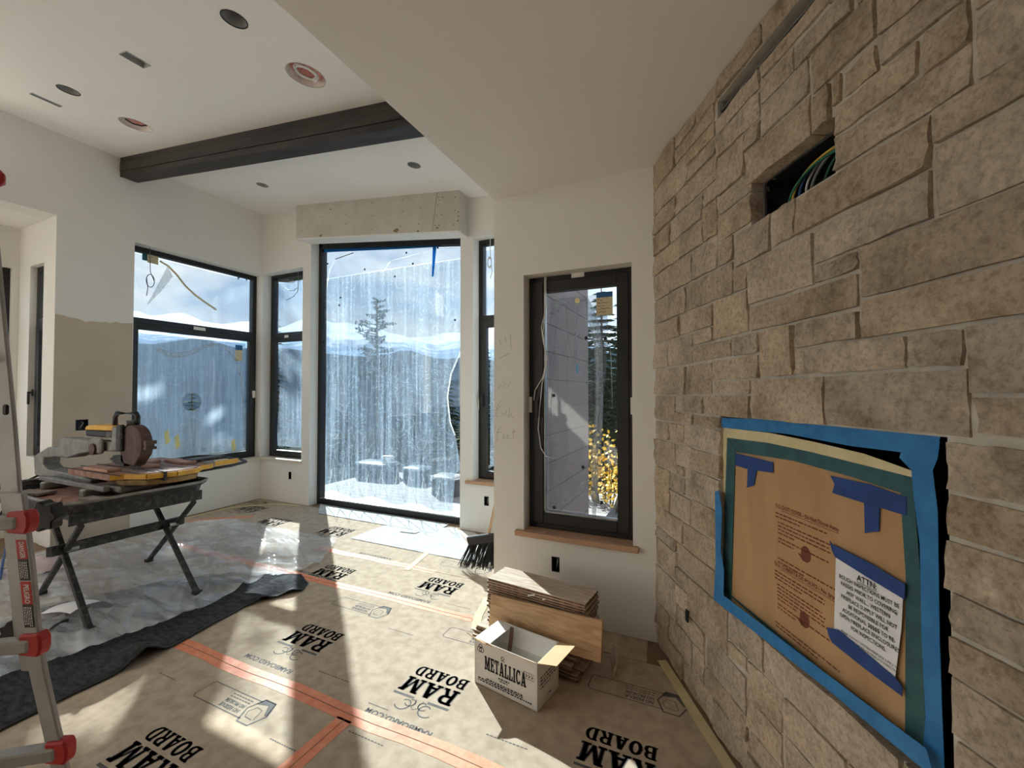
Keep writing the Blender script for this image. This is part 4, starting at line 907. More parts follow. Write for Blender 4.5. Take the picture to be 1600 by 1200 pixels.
# prints: upside down as seen from the camera
EX, EY = Vector((-1, 0, 0)), Vector((0, -1, 0))
ZP = ZB+.0006
def ram_logo(cx, cy, w, sh):
    # (cx, cy): centre of the base line of RAM
    b = MB(); o = Vector((cx+w/2, cy, ZP)); h = w*.30
    P = lambda x, y: o+EX*(x*w)+EY*(y*w)
    slab(b, 'RAM', P(.0, .0), EX, EY, w*.34, w)
    slab(b, 'BOARD', P(.0, .0)-EY*(w*.30), EX, EY, w*.24, w*1.0)
    # rules either side of the curled emblem, above the name
    for a, c in ((-.02, .36), (.62, 1.02)):
        b.poly([P(a, .39), P(c, .39), P(c, .435), P(a, .435)])
    for s in (-1, 1):
        for (k, r0, ox, oy) in ((0, .15, .20, .56), (1, .10, .11, .50)):
            pts = []
            for i in range(22):
                q = i/21*1.55*math.pi; r = r0*(1-.55*i/21)
                pts.append(P(.49+s*(ox+r*math.cos(q+.6)), oy+r*math.sin(q+.6)))
            stroke(b, pts, w*.02, (0, 0, 1))
    stroke(b, [P(.42, .42), P(.45, .50), P(.43, .58), P(.49, .63), P(.55, .58), P(.53, .50), P(.56, .42)], w*.012, (0, 0, 1))
    return b.build('printed_logo', INK, sh, recalc=False)
def web(cx, cy, w, sh):
    b = MB(); put_text(b, 'RAMBOARD.COM', (cx+w/2, cy, ZP), EX, EY, w*.115, .03, width=w); return b.build('printed_web_address', INK, sh, recalc=False)
def info(cx, cy, w, sh):
    # outlined label: left end a plain field, text block, hexagon emblem at the right end (as read)
    b = MB(); h = w*.24; o = Vector((cx+w/2, cy+h/2, ZP)); P = lambda x, y: o+EX*(x*w)+EY*(y*h)
    lw = w*.010
    # as read: hexagon at the left, text, code field at the right
    out = [P(.22, .0), P(.97, .0), P(1.0, .12), P(1.0, .88), P(.97, 1.0), P(.22, 1.0)]
    stroke(b, out, lw, (0, 0, 1))
    hexp = [P(.0, .5), P(.07, -.14), P(.22, -.14), P(.29, .5), P(.22, 1.14), P(.07, 1.14), P(.0, .5)]
    stroke(b, hexp, lw*1.8, (0, 0, 1))
    b.poly([P(.0, .5), P(.07, -.14), P(.22, -.14), P(.26, .2), P(.12, .05), P(.04, .5)])
    stroke(b, [P(.08, .85), P(.12, .35), P(.20, .30), P(.24, .6), P(.2, .85), P(.1, .88)], lw*.8, (0, 0, 1))
    put_text(b, 'NO RESIDUE.', P(.32, .70), EX, EY, h*.26, .03, width=w*.30)
    put_text(b, 'NO PROBLEM.', P(.32, .44), EX, EY, h*.26, .03, width=w*.30)
    for k in range(2):
        for j in range(7): b.poly([P(.32+j*.045, .28-k*.14), P(.355+j*.045, .28-k*.14), P(.355+j*.045, .33-k*.14), P(.32+j*.045, .33-k*.14)])
    return b.build('printed_label', INK, sh, recalc=False)
def dashes(cx, cy, w, sh):
    b = MB()
    for j in range(11): b.poly([Vector((cx+w/2-j*w/11, cy, ZP)), Vector((cx+w/2-(j+.75)*w/11, cy, ZP)), Vector((cx+w/2-(j+.75)*w/11, cy+.005, ZP)), Vector((cx+w/2-j*w/11, cy+.005, ZP))])
    return b.build('printed_fine_line', INK, sh, recalc=False)
ram_logo(-1.285, 1.87, .31, SH['c']); ram_logo(-2.205, 1.92, .31, SH['c']); ram_logo(-.35, 1.835, .30, SH['c'])
q = onz(246, 1178); ram_logo(q.x, q.y, .31, SH['b']); ram_logo(-.55, .55, .31, SH['a'])
ram_logo(-3.3, 1.9, .31, SH['c'])
q = onz(690, 915); ram_logo(q.x, q.y, .31, SH['d']); q = onz(545, 883); ram_logo(q.x, 2.68, .31, SH['d']); q = onz(527, 830); ram_logo(q.x, q.y, .34, SH['e']); q = onz(430, 815); ram_logo(q.x, q.y, .34, SH['e']); q = onz(395, 795); ram_logo(q.x, q.y, .34, SH['e'])
web(-1.294, 1.60, .37, SH['c']); q = onz(428, 1032); web(q.x, q.y-.02, .37, SH['c']); q = onz(633, 938); web(q.x, 2.585, .37, SH['d']); q = onz(595, 865); web(q.x, 3.10, .37, SH['e']); q = onz(502, 895); web(q.x, 2.58, .37, SH['d']); web(-.45, 1.60, .37, SH['c'])
info(-2.10, 1.36, .47, SH['b']); q = onz(565, 949); info(q.x, q.y, .47, SH['c']); q = onz(995, 1085); info(q.x, q.y, .47, SH['c']); q = onz(745, 1000); info(q.x+.02, q.y, .47, SH['c']); q = onz(728, 886); info(q.x, q.y, .47, SH['e']); q = onz(570, 812); info(q.x, q.y, .47, SH['e']); q = onz(415, 780); info(q.x, 3.9, .47, SH['e'])
for x, y, w, k in ((590, 1105, .12, 'c'), (520, 1058, .22, 'c'), (790, 1160, .2, 'c'), (625, 988, .2, 'c'), (395, 1050, .15, 'c'), (570, 1155, .2, 'a'), (260, 1058, .14, 'b'), (440, 1165, .16, 'b'), (715, 948, .2, 'd')):
    q = onz(x, y); dashes(q.x, q.y, w, SH[k])
# orange seam tapes
def otape(label, pts, w):
    b = MB(); P = [Vector((x, y, ZB+.0004)) for x, y in pts]; n = len(P)
    L = []; R = []
    for i, p in enumerate(P):
        t = P[min(i+1, n-1)]-P[max(i-1, 0)]; a = Vector((-t.y, t.x, 0)).normalized()*w/2*(1+.06*math.sin(i*2.3)); L.append(p+a); R.append(p-a)
    b.prism(L+R[::-1], (0, 0, .0007)); o = tag(b.build('seam_tape', ORANGE), label, 'tape', 'orange seam tapes')
    b = MB(); stroke(b, [p+Vector((0, 0, .0013)) for p in P], .004, (0, 0, 1)); b.build('seam_line', BROWNP, o, recalc=False)
def wav(x0, x1, y, n=14, a=.006): return [(x0+(x1-x0)*i/n, y+a*math.sin(i*1.3)) for i in range(n+1)]
otape('long orange seam tape running from the moving blanket past the white carton', wav(-2.95, .2, 1.535, 18), .085)
otape('orange cross seam tape in the foreground, meeting the long seam at a right angle', [(-1.525, 1.50), (-1.53, 1.2), (-1.52, .8), (-1.525, .3), (-1.525, -.5)], .085)
otape('orange seam tape ending beside the plank stack', wav(-4.9, -1.42, 2.505), .075)
otape('short orange seam tape nearest the picture window', wav(-3.42, -2.08, 3.02), .075)
otape('small orange tape scrap under the carton flap', [(-1.37, 2.47), (-1.25, 2.46)], .07)
otape('orange seam tape behind the tile saw stand, by the left wall', [(-5.0, 3.45), (-5.35, 3.2), (-5.5, 3.0)], .07)
# masking tapes on the floor
def mtape(label, pts, w, z=ZB+.0016):
    b = MB(); P = [Vector((x, y, z)) for x, y in pts]; n = len(P); L = []; R = []
    for i, p in enumerate(P):
        t = P[min(i+1, n-1)]-P[max(i-1, 0)]; a = Vector((-t.y, t.x, 0)).normalized()*w/2; L.append(p+a); R.append(p-a)
    b.prism(L+R[::-1], (0, 0, .0012)); return tag(b.build('masking_tape', MASK), label, 'tape', 'masking tape strips on the floor')
mtape('cream masking tape strip along the foot of the fireplace wall', [(-.245, 2.555), (-.16, 2.39), (-.06, 2.19), (.04, 2.0), (.2, 1.68), (.42, 1.25)], .05)
mtape('cream masking tape strip across the orange seam near the broom', [(-2.40, 3.36), (-2.36, 3.15), (-2.32, 2.95)], .05)
mtape('crumpled cream masking tape strip beside the plank stack', [(-1.47, 2.80), (-1.44, 2.68), (-1.41, 2.55), (-1.35, 2.40)], .055)
mtape('cream masking tape strip on the floor below the left window', [(-4.95, 4.03), (-5.3, 3.95), (-5.66, 3.6), (-5.68, 3.0)], .05)
# white papers by the picture window
def crumple(poly_fn, nu, nv, name, mat, label, cat, amp=.004, zz=.005):
    def fn(u, v):
        p = poly_fn(u, v); return Vector((p[0], p[1], zz+amp*(noise.noise(Vector((p[0]*4, p[1]*4, 1)))+.6*noise.noise(Vector((p[0]*11, p[1]*11, 4))))))
    o = MB().grid(fn, nu, nv); n = len(o.v)
    return tag(o.build(name, mat, smooth=False, recalc=False), label, cat)
def quadfn(a, b, c, d):
    return lambda u, v: ((a[0]*(1-u)+b[0]*u)*(1-v)+(d[0]*(1-u)+c[0]*u)*v, (a[1]*(1-u)+b[1]*u)*(1-v)+(d[1]*(1-u)+c[1]*u)*v)
Q = lambda x, y: (onz(x, y).x, onz(x, y).y)
crumple(quadfn(Q(497, 803), Q(676, 834), Q(702, 820), Q(500, 788)), 24, 6, 'paper_sheet', NEWS, 'white paper strip lying along the sill of the picture window', 'paper', .003, .0085)
crumple(quadfn(Q(548, 842), Q(752, 882), Q(714, 826), Q(600, 822)), 24, 12, 'paper_sheet', NEWS, 'large white paper sheet on the floor in front of the picture window', 'paper', .003, .0068)
crumple(quadfn(Q(715, 828), Q(765, 882), Q(768, 842), Q(735, 832)), 10, 8, 'floor_board_offcut', pm('pale_grey_board', (.60, .58, .54), (.66, .64, .60)), 'pale grey board piece on the floor right of the picture window', 'board', .001, .0035)
q = onz(640, 832); b = MB(); b.prism([(q.x-.1, q.y-.05, .0125), (q.x+.09, q.y-.03, .0125), (q.x+.11, q.y+.05, .0125), (q.x-.07, q.y+.05, .0125)], (0, 0, .0008)); tag(b.build('paper_scrap', pm('grey_green_scrap', (.40, .44, .41))), 'small grey-green paper scrap on the large white paper', 'paper')

# moving blanket under the plastic
near = [(-2.62, -.3), (-2.80, .3), (-2.855, .81), (-2.87, 1.05), (-2.86, 1.39), (-2.90, 1.65), (-2.95, 1.98), (-2.86, 2.18), (-2.79, 2.31), (-2.86, 2.42)]
far = [(-4.2, -.3), (-4.2, .3), (-4.2, .81), (-4.2, 1.05), (-4.2, 1.39), (-4.1, 1.65), (-3.9, 2.0), (-3.6, 2.3), (-3.3, 2.42), (-3.05, 2.52)]
def lerpl(L, u):
    x = u*(len(L)-1); i = min(int(x), len(L)-2); f = x-i; return (L[i][0]+(L[i+1][0]-L[i][0])*f, L[i][1]+(L[i+1][1]-L[i][1])*f)
def blank(u, v):
    a = lerpl(near, u); b_ = lerpl(far, u); x = a[0]+(b_[0]-a[0])*v; y = a[1]+(b_[1]-a[1])*v
    z = .010+.008*noise.noise(Vector((x*5, y*5, 0)))+.003*noise.noise(Vector((x*22, y*22, 3)))
    # folds: a rolled hump near the middle of the near edge and one by the corner
    for (hx, hy, sx, sy, hh) in ((-2.90, 1.36, .13, .07, .085), (-2.93, 2.08, .20, .05, .035), (-2.84, 2.25, .08, .06, .03)):
        z += hh*math.exp(-((x-hx)/sx)**2-((y-hy)/sy)**2)
    return Vector((x, y, max(.006, z)))
bl = MB().grid(blank, 90, 30)
o = tag(bl.build('moving_blanket', BLANKET, smooth=True, recalc=False), 'charcoal quilted moving blanket under the plastic sheeting', 'blanket')
md = o.modifiers.new('thickness', 'SOLIDIFY'); md.thickness = .006; md.offset = -1
pa = [blank(i/60, 0)+Vector((0, 0, .0)) for i in range(61)]; MB().tube(pa, .007, 6).build('stitched_edge', BLKP, o, smooth=True)
# plastic sheeting
pn = [(-3.25, -.3), (-3.4, .5), (-3.30, 1.05), (-3.20, 1.3), (-3.13, 1.55), (-3.15, 1.85), (-3.20, 2.15), (-3.18, 2.40), (-3.05, 2.68), (-3.22, 2.95), (-3.40, 3.22)]
pf = [(-5.7, -.3), (-5.7, .5), (-5.7, 1.05), (-5.7, 1.3), (-5.7, 1.55), (-5.68, 1.85), (-5.65, 2.15), (-5.6, 2.40), (-5.5, 2.68), (-5.3, 2.95), (-5.0, 3.2)]
def plast(u, v):
    a = lerpl(pn, u); b_ = lerpl(pf, u); x = a[0]+(b_[0]-a[0])*v; y = a[1]+(b_[1]-a[1])*v
    # long folds fanning out towards the near edge, plus a few soft swells
    w = .35*noise.noise(Vector((x*.9, y*.9, 2)))
    p = Vector(((x+y)*.55, (y-x*.75+w)*3.4, 0)); q_ = Vector(((x-y*.6)*.5, (y+x*.35+w)*5.5, 7))
    rdg = max(0, 1-abs(noise.noise(p))*3.2)**2*.026 + max(0, 1-abs(noise.noise(q_))*4.0)**2*.014
    z = .020 + rdg + .006*noise.noise(Vector((x*1.5, y*1.5, 9)))
    if x > -3.9 and y < 2.4: z += .012
    return Vector((x, y, max(z, .022)))
tag(MB().grid(plast, 220, 170).build('plastic_sheeting', SHEET, smooth=True, recalc=False), 'crumpled clear plastic sheeting spread under the tile saw stand', 'plastic sheet')
# paper sheets on the plastic
q = onz(75, 925, .05); b = MB()
b.grid(lambda u, v: Vector((-3.75-.26*u-.06*v, 1.36+.18*v-.05*u, .058+.02*math.sin(u*3+1)+.012*math.sin(v*4))), 8, 6); tag(b.build('paper_sheet', PAPER, recalc=False), 'lined white paper sheet lying on the plastic beside the saw stand leg', 'paper')

# ================================================================== TILE SAW
t = thing('saw_stand', 'folding black steel stand with crossed legs under the tile saw', 'stand', (-3.95, 1.7, 0))
def legbar(a, b, w, mat, nm='leg'):
    a = Vector(a); b = Vector(b); d = (b-a).normalized(); n1 = Vector((0, 1, 0)); n2 = d.cross(n1).normalized()
    return MB().bbox((a+b)/2, d*((b-a).length/2), n1*w, n2*w*.8).build(nm, mat, t, bevel=.004)
FZ = .045
for (f, r, yy, g2) in (((-3.47, 1.35), (-4.43, 1.45), 1.40, 0), ((-3.40, 1.92), (-4.43, 2.11), 2.0, 0)):
    legbar((f[0], f[1], FZ), (f[0]-.80, f[1]+.08, .655), .017, SAWBLK); legbar((r[0], r[1], FZ), (r[0]+.80, r[1]-.09, .655), .017, SAWBLK)
    for p in (f, r): MB().bbox((p[0], p[1], FZ), (.022, 0, 0), (0, .024, 0), (0, 0, .012)).build('foot', BLKP, t)
MB().bbox((-3.93, 1.71, .455), (.016, .012, 0), (-.02, .40, -.005), (0, 0, .032)).build('stretcher', SAWBLK, t, bevel=.004)
for y in (1.42, 2.02): MB().cyl((-3.90, y-.03, .45), (-3.90, y+.03, .45), .018, 12).build('pivot', STEEL, t)

sw = thing('tile_saw', 'large wet tile saw with yellow sliding cart and dusty grey arm', 'tile saw', (-4.3, 1.8, .655))
# tray
X0, X1, Y0, Y1, ZT = -5.08, -3.77, 1.35, 2.20, .775
def oct_(d, c): return [(X0-d+c, Y0-d), (X1+d-c, Y0-d), (X1+d, Y0-d+c), (X1+d, Y1+d-c), (X1+d-c, Y1+d), (X0-d+c, Y1+d), (X0-d, Y1+d-c), (X0-d, Y0-d+c)]
b = MB(); lo = oct_(-.015, .07); li = oct_(-.02, .07); up_ = oct_(.0, .08); rim = oct_(.028, .09); n = 8
rings = [[(x, y, .705) for x, y in li], [(x, y, .775) for x, y in up_], [(x, y, .778) for x, y in rim], [(x, y, .755) for x, y in rim], [(x, y, .755) for x, y in up_], [(x, y, .692) for x, y in lo]]
vs = sum(rings, []); b.add(vs, [(k*n+j, k*n+(j+1) % n, (k+1)*n+(j+1) % n, (k+1)*n+j) for k in range(5) for j in range(n)] + [tuple(range(n)), tuple(5*n+j for j in range(n))])
b.build('tray', SAWBLK, sw)
pa = [Vector((x, y, .776)) for x, y in rim]; MB().tube(pa+[pa[0]], .011, 8).build('tray_rim', SAWGREY, sw, smooth=True)
b = MB(); ax0, ax1, ay0, ay1 = -4.95, -3.80, 1.38, 2.16
b.box(ax1-.03, ax1, ay0, ay1, .655, .692); b.box(ax0, ax0+.03, ay0, ay1, .655, .692); b.box(ax0+.03, ax1-.03, ay0, ay0+.03, .655, .692); b.box(ax0+.03, ax1-.03, ay1-.03, ay1, .655, .692)
b.build('under_frame', SAWBLK, sw)
b = MB(); b.box(ax1-.004, ax1+.008, 1.36, 2.17, .625, .70); b.build('front_apron', SAWBLK, sw)
# tray bed grime
b = MB(); b.grid(lambda u, v: Vector((X0+.06+u*(X1-X0-.12), Y0+.06+v*(Y1-Y0-.12), .709+.006*noise.noise(Vector((u*9, v*9, 2))))), 16, 10); b.build('slurry_bed', SLURRY, sw, smooth=True, recalc=False)
# everything above the tray sits a little further back
def shifted(fn):
    def g(self, *a, **k):
        if len(a) > 2 and a[2] is sw:
            self.v = [v+Vector((-.33, .15, -.035)) for v in self.v]
        return fn(self, *a, **k)
    return g
_build = MB.build; MB.build = shifted(_build)
# base rails and brackets
for y in (1.50, 1.98): MB().box(-4.75, -3.70, y-.02, y+.02, .805, .84).build('rail', SAWGREY, sw, bevel=.004)
for x in (-4.6, -3.95):
    MB().box(x-.04, x+.04, 1.45, 2.02, .748, .806).build('rail_support', SAWGREY, sw, bevel=.01)
MB().box(-3.86, -3.62, 1.54, 1.80, .79, .835).build('front_casting', SAWGREY, sw, bevel=.012)
MB().bbox((-3.78, 1.92, .80), (.07, .02, .01), (-.02, .08, 0), (0, 0, .02)).build('front_casting', SAWGREY, sw, bevel=.012)
# sliding cart
plan = [(-3.66, 1.50), (-3.62, 1.57), (-3.47, 1.64), (-3.40, 1.80), (-3.42, 1.96), (-3.52, 2.03), (-3.54, 2.14), (-4.30, 2.14), (-4.30, 1.50)]
MB().prism([(x, y, .885) for x, y in plan], (0, 0, .05)).build('cart_table', SLURRY, sw, bevel=.004)
f = plan[:7]; b = MB()
for (p, q) in zip(f, f[1:]):
    d = Vector((q[0]-p[0], q[1]-p[1], 0)); nn = Vector((d.y, -d.x, 0)).normalized()*.014
    b.hexa([(p[0], p[1], .893), (q[0], q[1], .893), (q[0]+nn.x, q[1]+nn.y, .893), (p[0]+nn.x, p[1]+nn.y, .893), (p[0], p[1], .928), (q[0], q[1], .928), (q[0]+nn.x, q[1]+nn.y, .928), (p[0]+nn.x, p[1]+nn.y, .928)])
b.build('yellow_front_edge', SAWYEL, sw)
MB().prism([(x-.02, y, .84) for x, y in plan[1:6]]+[(-3.75, 2.03, .84), (-3.75, 1.57, .84)], (0, 0, .045)).build('cart_underside', pm('dirty_ochre_casting', (.20, .12, .04), (.36, .23, .09), 18, .65, .15), sw, bevel=.006)
for y in (1.50, 1.60, 1.70, 1.80, 1.90, 2.0): MB().box(-4.36, -3.50+.02*math.sin(y*20), y-.006, y+.006, .9345, .9375).build('cart_groove', BLKP, sw)
MB().box(-3.50, -3.40, 1.72, 1.735, .87, .94).build('blade_slot', BLKP, sw)
# side extension
MB().hexa([(-3.60, 2.14, .895), (-3.575, 2.14, .895), (-3.585, 2.40, .895), (-3.61, 2.40, .895), (-3.60, 2.14, .935), (-3.575, 2.14, .935), (-3.585, 2.40, .935), (-3.61, 2.40, .935)]).build('yellow_fence_bar', SAWYEL, sw, bevel=.003)
pa = [(-3.58, 2.06, .875), (-3.60, 2.35, .875), (-3.66, 2.52, .88), (-3.78, 2.56, .885), (-4.30, 2.56, .89), (-4.38, 2.45, .89), (-4.36, 2.12, .885)]
MB().tube(pa, .013, 8).build('extension_frame', BLKP, sw, smooth=True)
MB().box(-4.28, -3.72, 2.16, 2.50, .885, .895).build('extension_panel', SILLP, sw)
MB().box(-3.80, -3.66, 2.05, 2.34, .936, .962).build('fence_block', SAWBLK, sw, bevel=.004)
MB().bbox((-3.56, 2.12, .925), (.03, 0, 0), (0, .045, 0), (0, 0, .025)).build('fence_clamp', SAWGREY, sw, bevel=.008)
# cantilever arm
YA, YB2 = 1.585, 1.705
prof = [(-5.16, .795), (-4.60, .80), (-4.18, .80), (-4.16, .835), (-4.55, .858), (-4.92, .862), (-5.02, .90), (-5.0, .965), (-4.78, .985), (-4.56, .985), (-4.36, 1.035), (-4.20, 1.055), (-4.20, 1.14), (-4.30, 1.150), (-4.715, 1.150), (-4.735, 1.065), (-4.92, 1.06), (-5.19, .965)]
MB().prism([(x, YA, z) for x, z in prof], (0, YB2-YA, 0)).build('arm_column', SAWGREY, sw, bevel=.008)
MB().prism([(-4.32, 1.61, 1.06), (-3.86, 1.61, 1.075), (-3.80, 1.61, 1.10), (-3.80, 1.61, 1.135), (-3.90, 1.61, 1.150), (-4.32, 1.61, 1.150)], (0, .075, 0)).build('arm', SAWGREY, sw, bevel=.008)
b = MB(); b.box(-4.16, -3.98, 1.565, 1.60, 1.055, 1.175); b.build('arm_bracket', SAWGREY, sw, bevel=.012)
b = MB(); b.cyl((-4.07, 1.55, 1.09), (-4.07, 1.61, 1.09), .045, 16); b.build('adjust_knob', SAWRED, sw)
# motor
MB().prism([(-4.30, 1.60, 1.18), (-3.88, 1.60, 1.18), (-3.88, 1.60, 1.232), (-4.30, 1.60, 1.232)], (0, .16, 0)).build('motor_body', BLKP, sw, bevel=.01)
MB().prism([(-4.30, 1.595, 1.232), (-3.86, 1.595, 1.238), (-3.86, 1.595, 1.276), (-4.24, 1.595, 1.272), (-4.29, 1.595, 1.258)], (0, .17, 0)).build('motor_cover', SAWYEL, sw, bevel=.006)
for k in range(5): MB().box(-3.95+k*.014, -3.944+k*.014, 1.594, 1.602, 1.185, 1.23).build('vent_slit', SAWGREY, sw)
MB().tube([(-3.98, 1.66, 1.27), (-3.985, 1.66, 1.34), (-3.95, 1.66, 1.372), (-3.68, 1.66, 1.375), (-3.655, 1.66, 1.35), (-3.66, 1.66, 1.28)], .017, 10).build('carry_handle', BLKP, sw, smooth=True)
b = MB(); b.box(-3.86, -3.78, 1.585, 1.70, 1.085, 1.27); b.build('head_plate', SAWGREY, sw, bevel=.008)
b = MB(); b.box(-3.775, -3.70, 1.575, 1.70, 1.09, 1.29); b.build('head_plate', SAWBLK, sw, bevel=.008)
b = MB(); b.cyl((-3.70, 1.60, 1.30), (-3.70, 1.69, 1.30), .024, 14); b.build('pivot_boss', SAWGREY, sw)
pts = []
cx, cz, R_ = -3.62, 1.135, .155
for k in range(19):
    q = math.radians(-25+k*230/18); pts.append((cx+R_*math.cos(q), 1.60, cz+R_*math.sin(q)))
pts += [(cx-.13, 1.60, 1.0), (cx+.05, 1.60, .985)]
MB().prism(pts, (0, .075, 0)).build('blade_guard', SAWRED, sw, bevel=.006)
b = MB(); b.box(cx+.10, cx+.20, 1.61, 1.66, 1.12, 1.175); b.box(cx+.18, cx+.21, 1.60, 1.67, 1.115, 1.135); b.box(cx+.18, cx+.21, 1.60, 1.67, 1.155, 1.18); b.build('hose_fitting', SAWRED, sw)
b = MB(); b.cyl((cx-.02, 1.632, 1.075), (cx-.02, 1.640, 1.075), .125, 36); b.build('blade', SAWBLK, sw)
MB().prism([(-3.86, 1.60, 1.05), (-3.73, 1.60, 1.06), (-3.70, 1.60, .975), (-3.82, 1.60, .985), (-3.90, 1.60, 1.02)], (0, .07, 0)).build('splash_flap', BLKP, sw)
MB().tube([(-5.14, 1.62, .80), (-5.2, 1.55, .75), (-5.18, 1.45, .62), (-5.12, 1.35, .45), (-5.05, 1.30, .2), (-4.9, 1.25, .06)], .009, 7).build('power_cord', BLKP, sw, smooth=True)
MB.build = _build
# tiles and offcuts on and in the saw
def tilepiece(nm, label, c, ang, lx, ly, h, mat, tilt=0):
    ca, sa = math.cos(ang), math.sin(ang)
    b = MB(); b.bbox(c, (ca*lx/2, sa*lx/2, 0), (-sa*ly/2, ca*ly/2, tilt*ly/2), (0, 0, h/2)); return tag(b.build(nm, mat, bevel=.002), label, 'tile')
tilepiece('brick_tile', 'long terracotta tile lying along the back of the saw cart', (-4.55, 2.05, .913), .05, .55, .10, .022, TILEC)
tilepiece('brick_tile', 'cut terracotta tile on the cart just below the blade guard', (-4.22, 1.93, .912), .08, .36, .10, .02, TILEC)
tilepiece('brick_tile', 'terracotta tile at the near corner of the saw cart', (-4.25, 1.71, .912), .02, .34, .09, .02, TILEC)
tilepiece('brick_tile', 'terracotta tile piece at the right end of the saw cart', (-4.12, 2.18, .912), -.05, .30, .10, .02, TILEC)
tilepiece('tile_offcut', 'dusty grey offcut in the saw tray near the left rim', (-4.75, 1.50, .727), .3, .26, .12, .02, TILEG)
tilepiece('tile_offcut', 'reddish offcut in the near corner of the saw tray', (-4.2, 1.42, .726), -.4, .2, .08, .018, TILEC)
tilepiece('tile_offcut', 'dusty grey bar-shaped offcut in the middle of the saw tray', (-4.02, 1.60, .727), .15, .28, .09, .02, TILEG)
tilepiece('tile_offcut', 'small offcut in the right end of the saw tray', (-3.87, 2.09, .727), .6, .12, .07, .02, TILEG)
# crumpled pinkish rag and debris beyond the ladder
b = MB(); b.grid(lambda u, v: Vector((-4.95-.5*u, 1.50+.35*v, .025+.075*math.sin(math.pi*u)*math.sin(math.pi*v)+.02*noise.noise(Vector((u*6, v*6, 1))))), 18, 12)
tag(b.build('plastic_bundle', pm('pinkish_plastic', (.62, .46, .43), (.74, .60, .56), 8, .4, .3, 12), smooth=True, recalc=False), 'crumpled pinkish plastic bundle on the floor behind the saw stand', 'bundle')

# ================================================================== LADDER
LD = 1.13
def lp(x, y, d=LD): return CAM + ray(x, y)*d
ld = thing('ladder', 'aluminium multi-position ladder with red rung caps at the left edge', 'ladder', (-1.5, .55, 0))
def rail(pts, wv, tv, name, mat=ALU):
    # bar through points, half-width vector wv and half-thickness vector tv
    b = MB(); n = len(pts); vs = []
    for p in pts:
        p = Vector(p); vs += [p-wv-tv, p+wv-tv, p+wv+tv, p-wv+tv]
    fs = [(4*i+j, 4*i+(j+1) % 4, 4*(i+1)+(j+1) % 4, 4*(i+1)+j) for i in range(n-1) for j in range(4)] + [(0, 1, 2, 3), (4*n-4, 4*n-3, 4*n-2, 4*n-1)]
    return b.add(vs, fs).build(name, mat, ld, bevel=.003)
FH = Vector((FW.x, FW.y, 0)).normalized()
wv = RT*.019; tv = FH*.007; tvc = FH*.016
RV = (RT*-.42 - Vector((FW.x, FW.y, 0)).normalized()*.10)      # to the other rail
lower = [lp(28, 770), lp(42, 880), lp(54, 1000), lp(62, 1050), lp(78, 1120), lp(94, 1190), lp(118, 1300), lp(150, 1440), lp(168, 1504)]
k = (0-CAMH)/(lower[-1].z-CAMH)
inner = [lp(x, y, LD+.03) for x, y in ((40, 1005), (24, 840), (10, 660), (-6, 500), (-22, 330), (-38, 150), (-58, -60))]
lower = [Vector((p.x, p.y, max(p.z, .012))) for p in lower]
rail(lower, wv, tv, 'outer_rail'); rail([p+RV for p in lower], wv, tv, 'outer_rail')
rail([p-RT*.036+FH*.006 for p in lower[:4]], RT*.016, tv*.8, 'rail_flange'); rail([p-RT*.030+FH*.012 for p in lower[3:]], RT*.010, tv*.8, 'rail_flange')
rail(inner, RT*.026, tv*.8, 'inner_rail'); rail([p+RV*.96 for p in inner], RT*.026, tv*.8, 'inner_rail')
for i, (x, y) in enumerate(((36, 815), (55, 1005), (95, 1172), (128, 1345))):
    p = lp(x, y); q = p+RV
    d = (q-p).normalized(); up_ = Vector((0, 0, 1))
    MB().bbox((p+q)/2, d*((q-p).length/2), FH*.020, up_*.016).build('rung', ALU, ld, bevel=.004)
    for e_, s_ in ((p, 1), (q, -1)):
        MB().prism([e_-RT*.030-tvc+up_*-.026, e_+RT*.022-tvc+up_*-.030, e_+RT*.030-tvc+up_*-.012, e_+RT*.030-tvc+up_*.016, e_+RT*.022-tvc+up_*.032, e_-RT*.030-tvc+up_*.028], tvc*2).build('rung_cap', REDP, ld, bevel=.005)
for (x, y) in ((-25, 300), (-2, 560)):
    p = lp(x, y, LD+.03); q = p+RV*.96; d = (q-p).normalized()
    MB().bbox((p+q)/2, d*((q-p).length/2), FH*.018, Vector((0, 0, .014))).build('rung', ALU, ld, bevel=.004)
p = lp(-13, 278, LD+.03)
MB().bbox(p, RT*.034, tvc*1.1, Vector((0, 0, .026))).build('rung_cap', REDP, ld, bevel=.016)
MB().bbox(lp(14, 640)-tv*1.0, RT*.008, FH*.004, Vector((0, 0, .014))).build('hinge_pin', BLKP, ld, bevel=.004)
# lock knobs
for (x, y, r, dd) in ((63, 808, .040, .10), (14, 990, .028, .06)):
    c = lp(x, y, LD+dd); ax = Vector((FW.x, FW.y, 0)).normalized(); pts = []
    for k_ in range(42):
        q = 2*math.pi*k_/42; rr = r*(1+.13*math.cos(q*7)); pts.append(c+RT*math.cos(q)*rr+Vector((0, 0, 1))*math.sin(q)*rr)
    MB().prism(pts, ax*.035).build('lock_knob', BLKP, ld, bevel=.003)
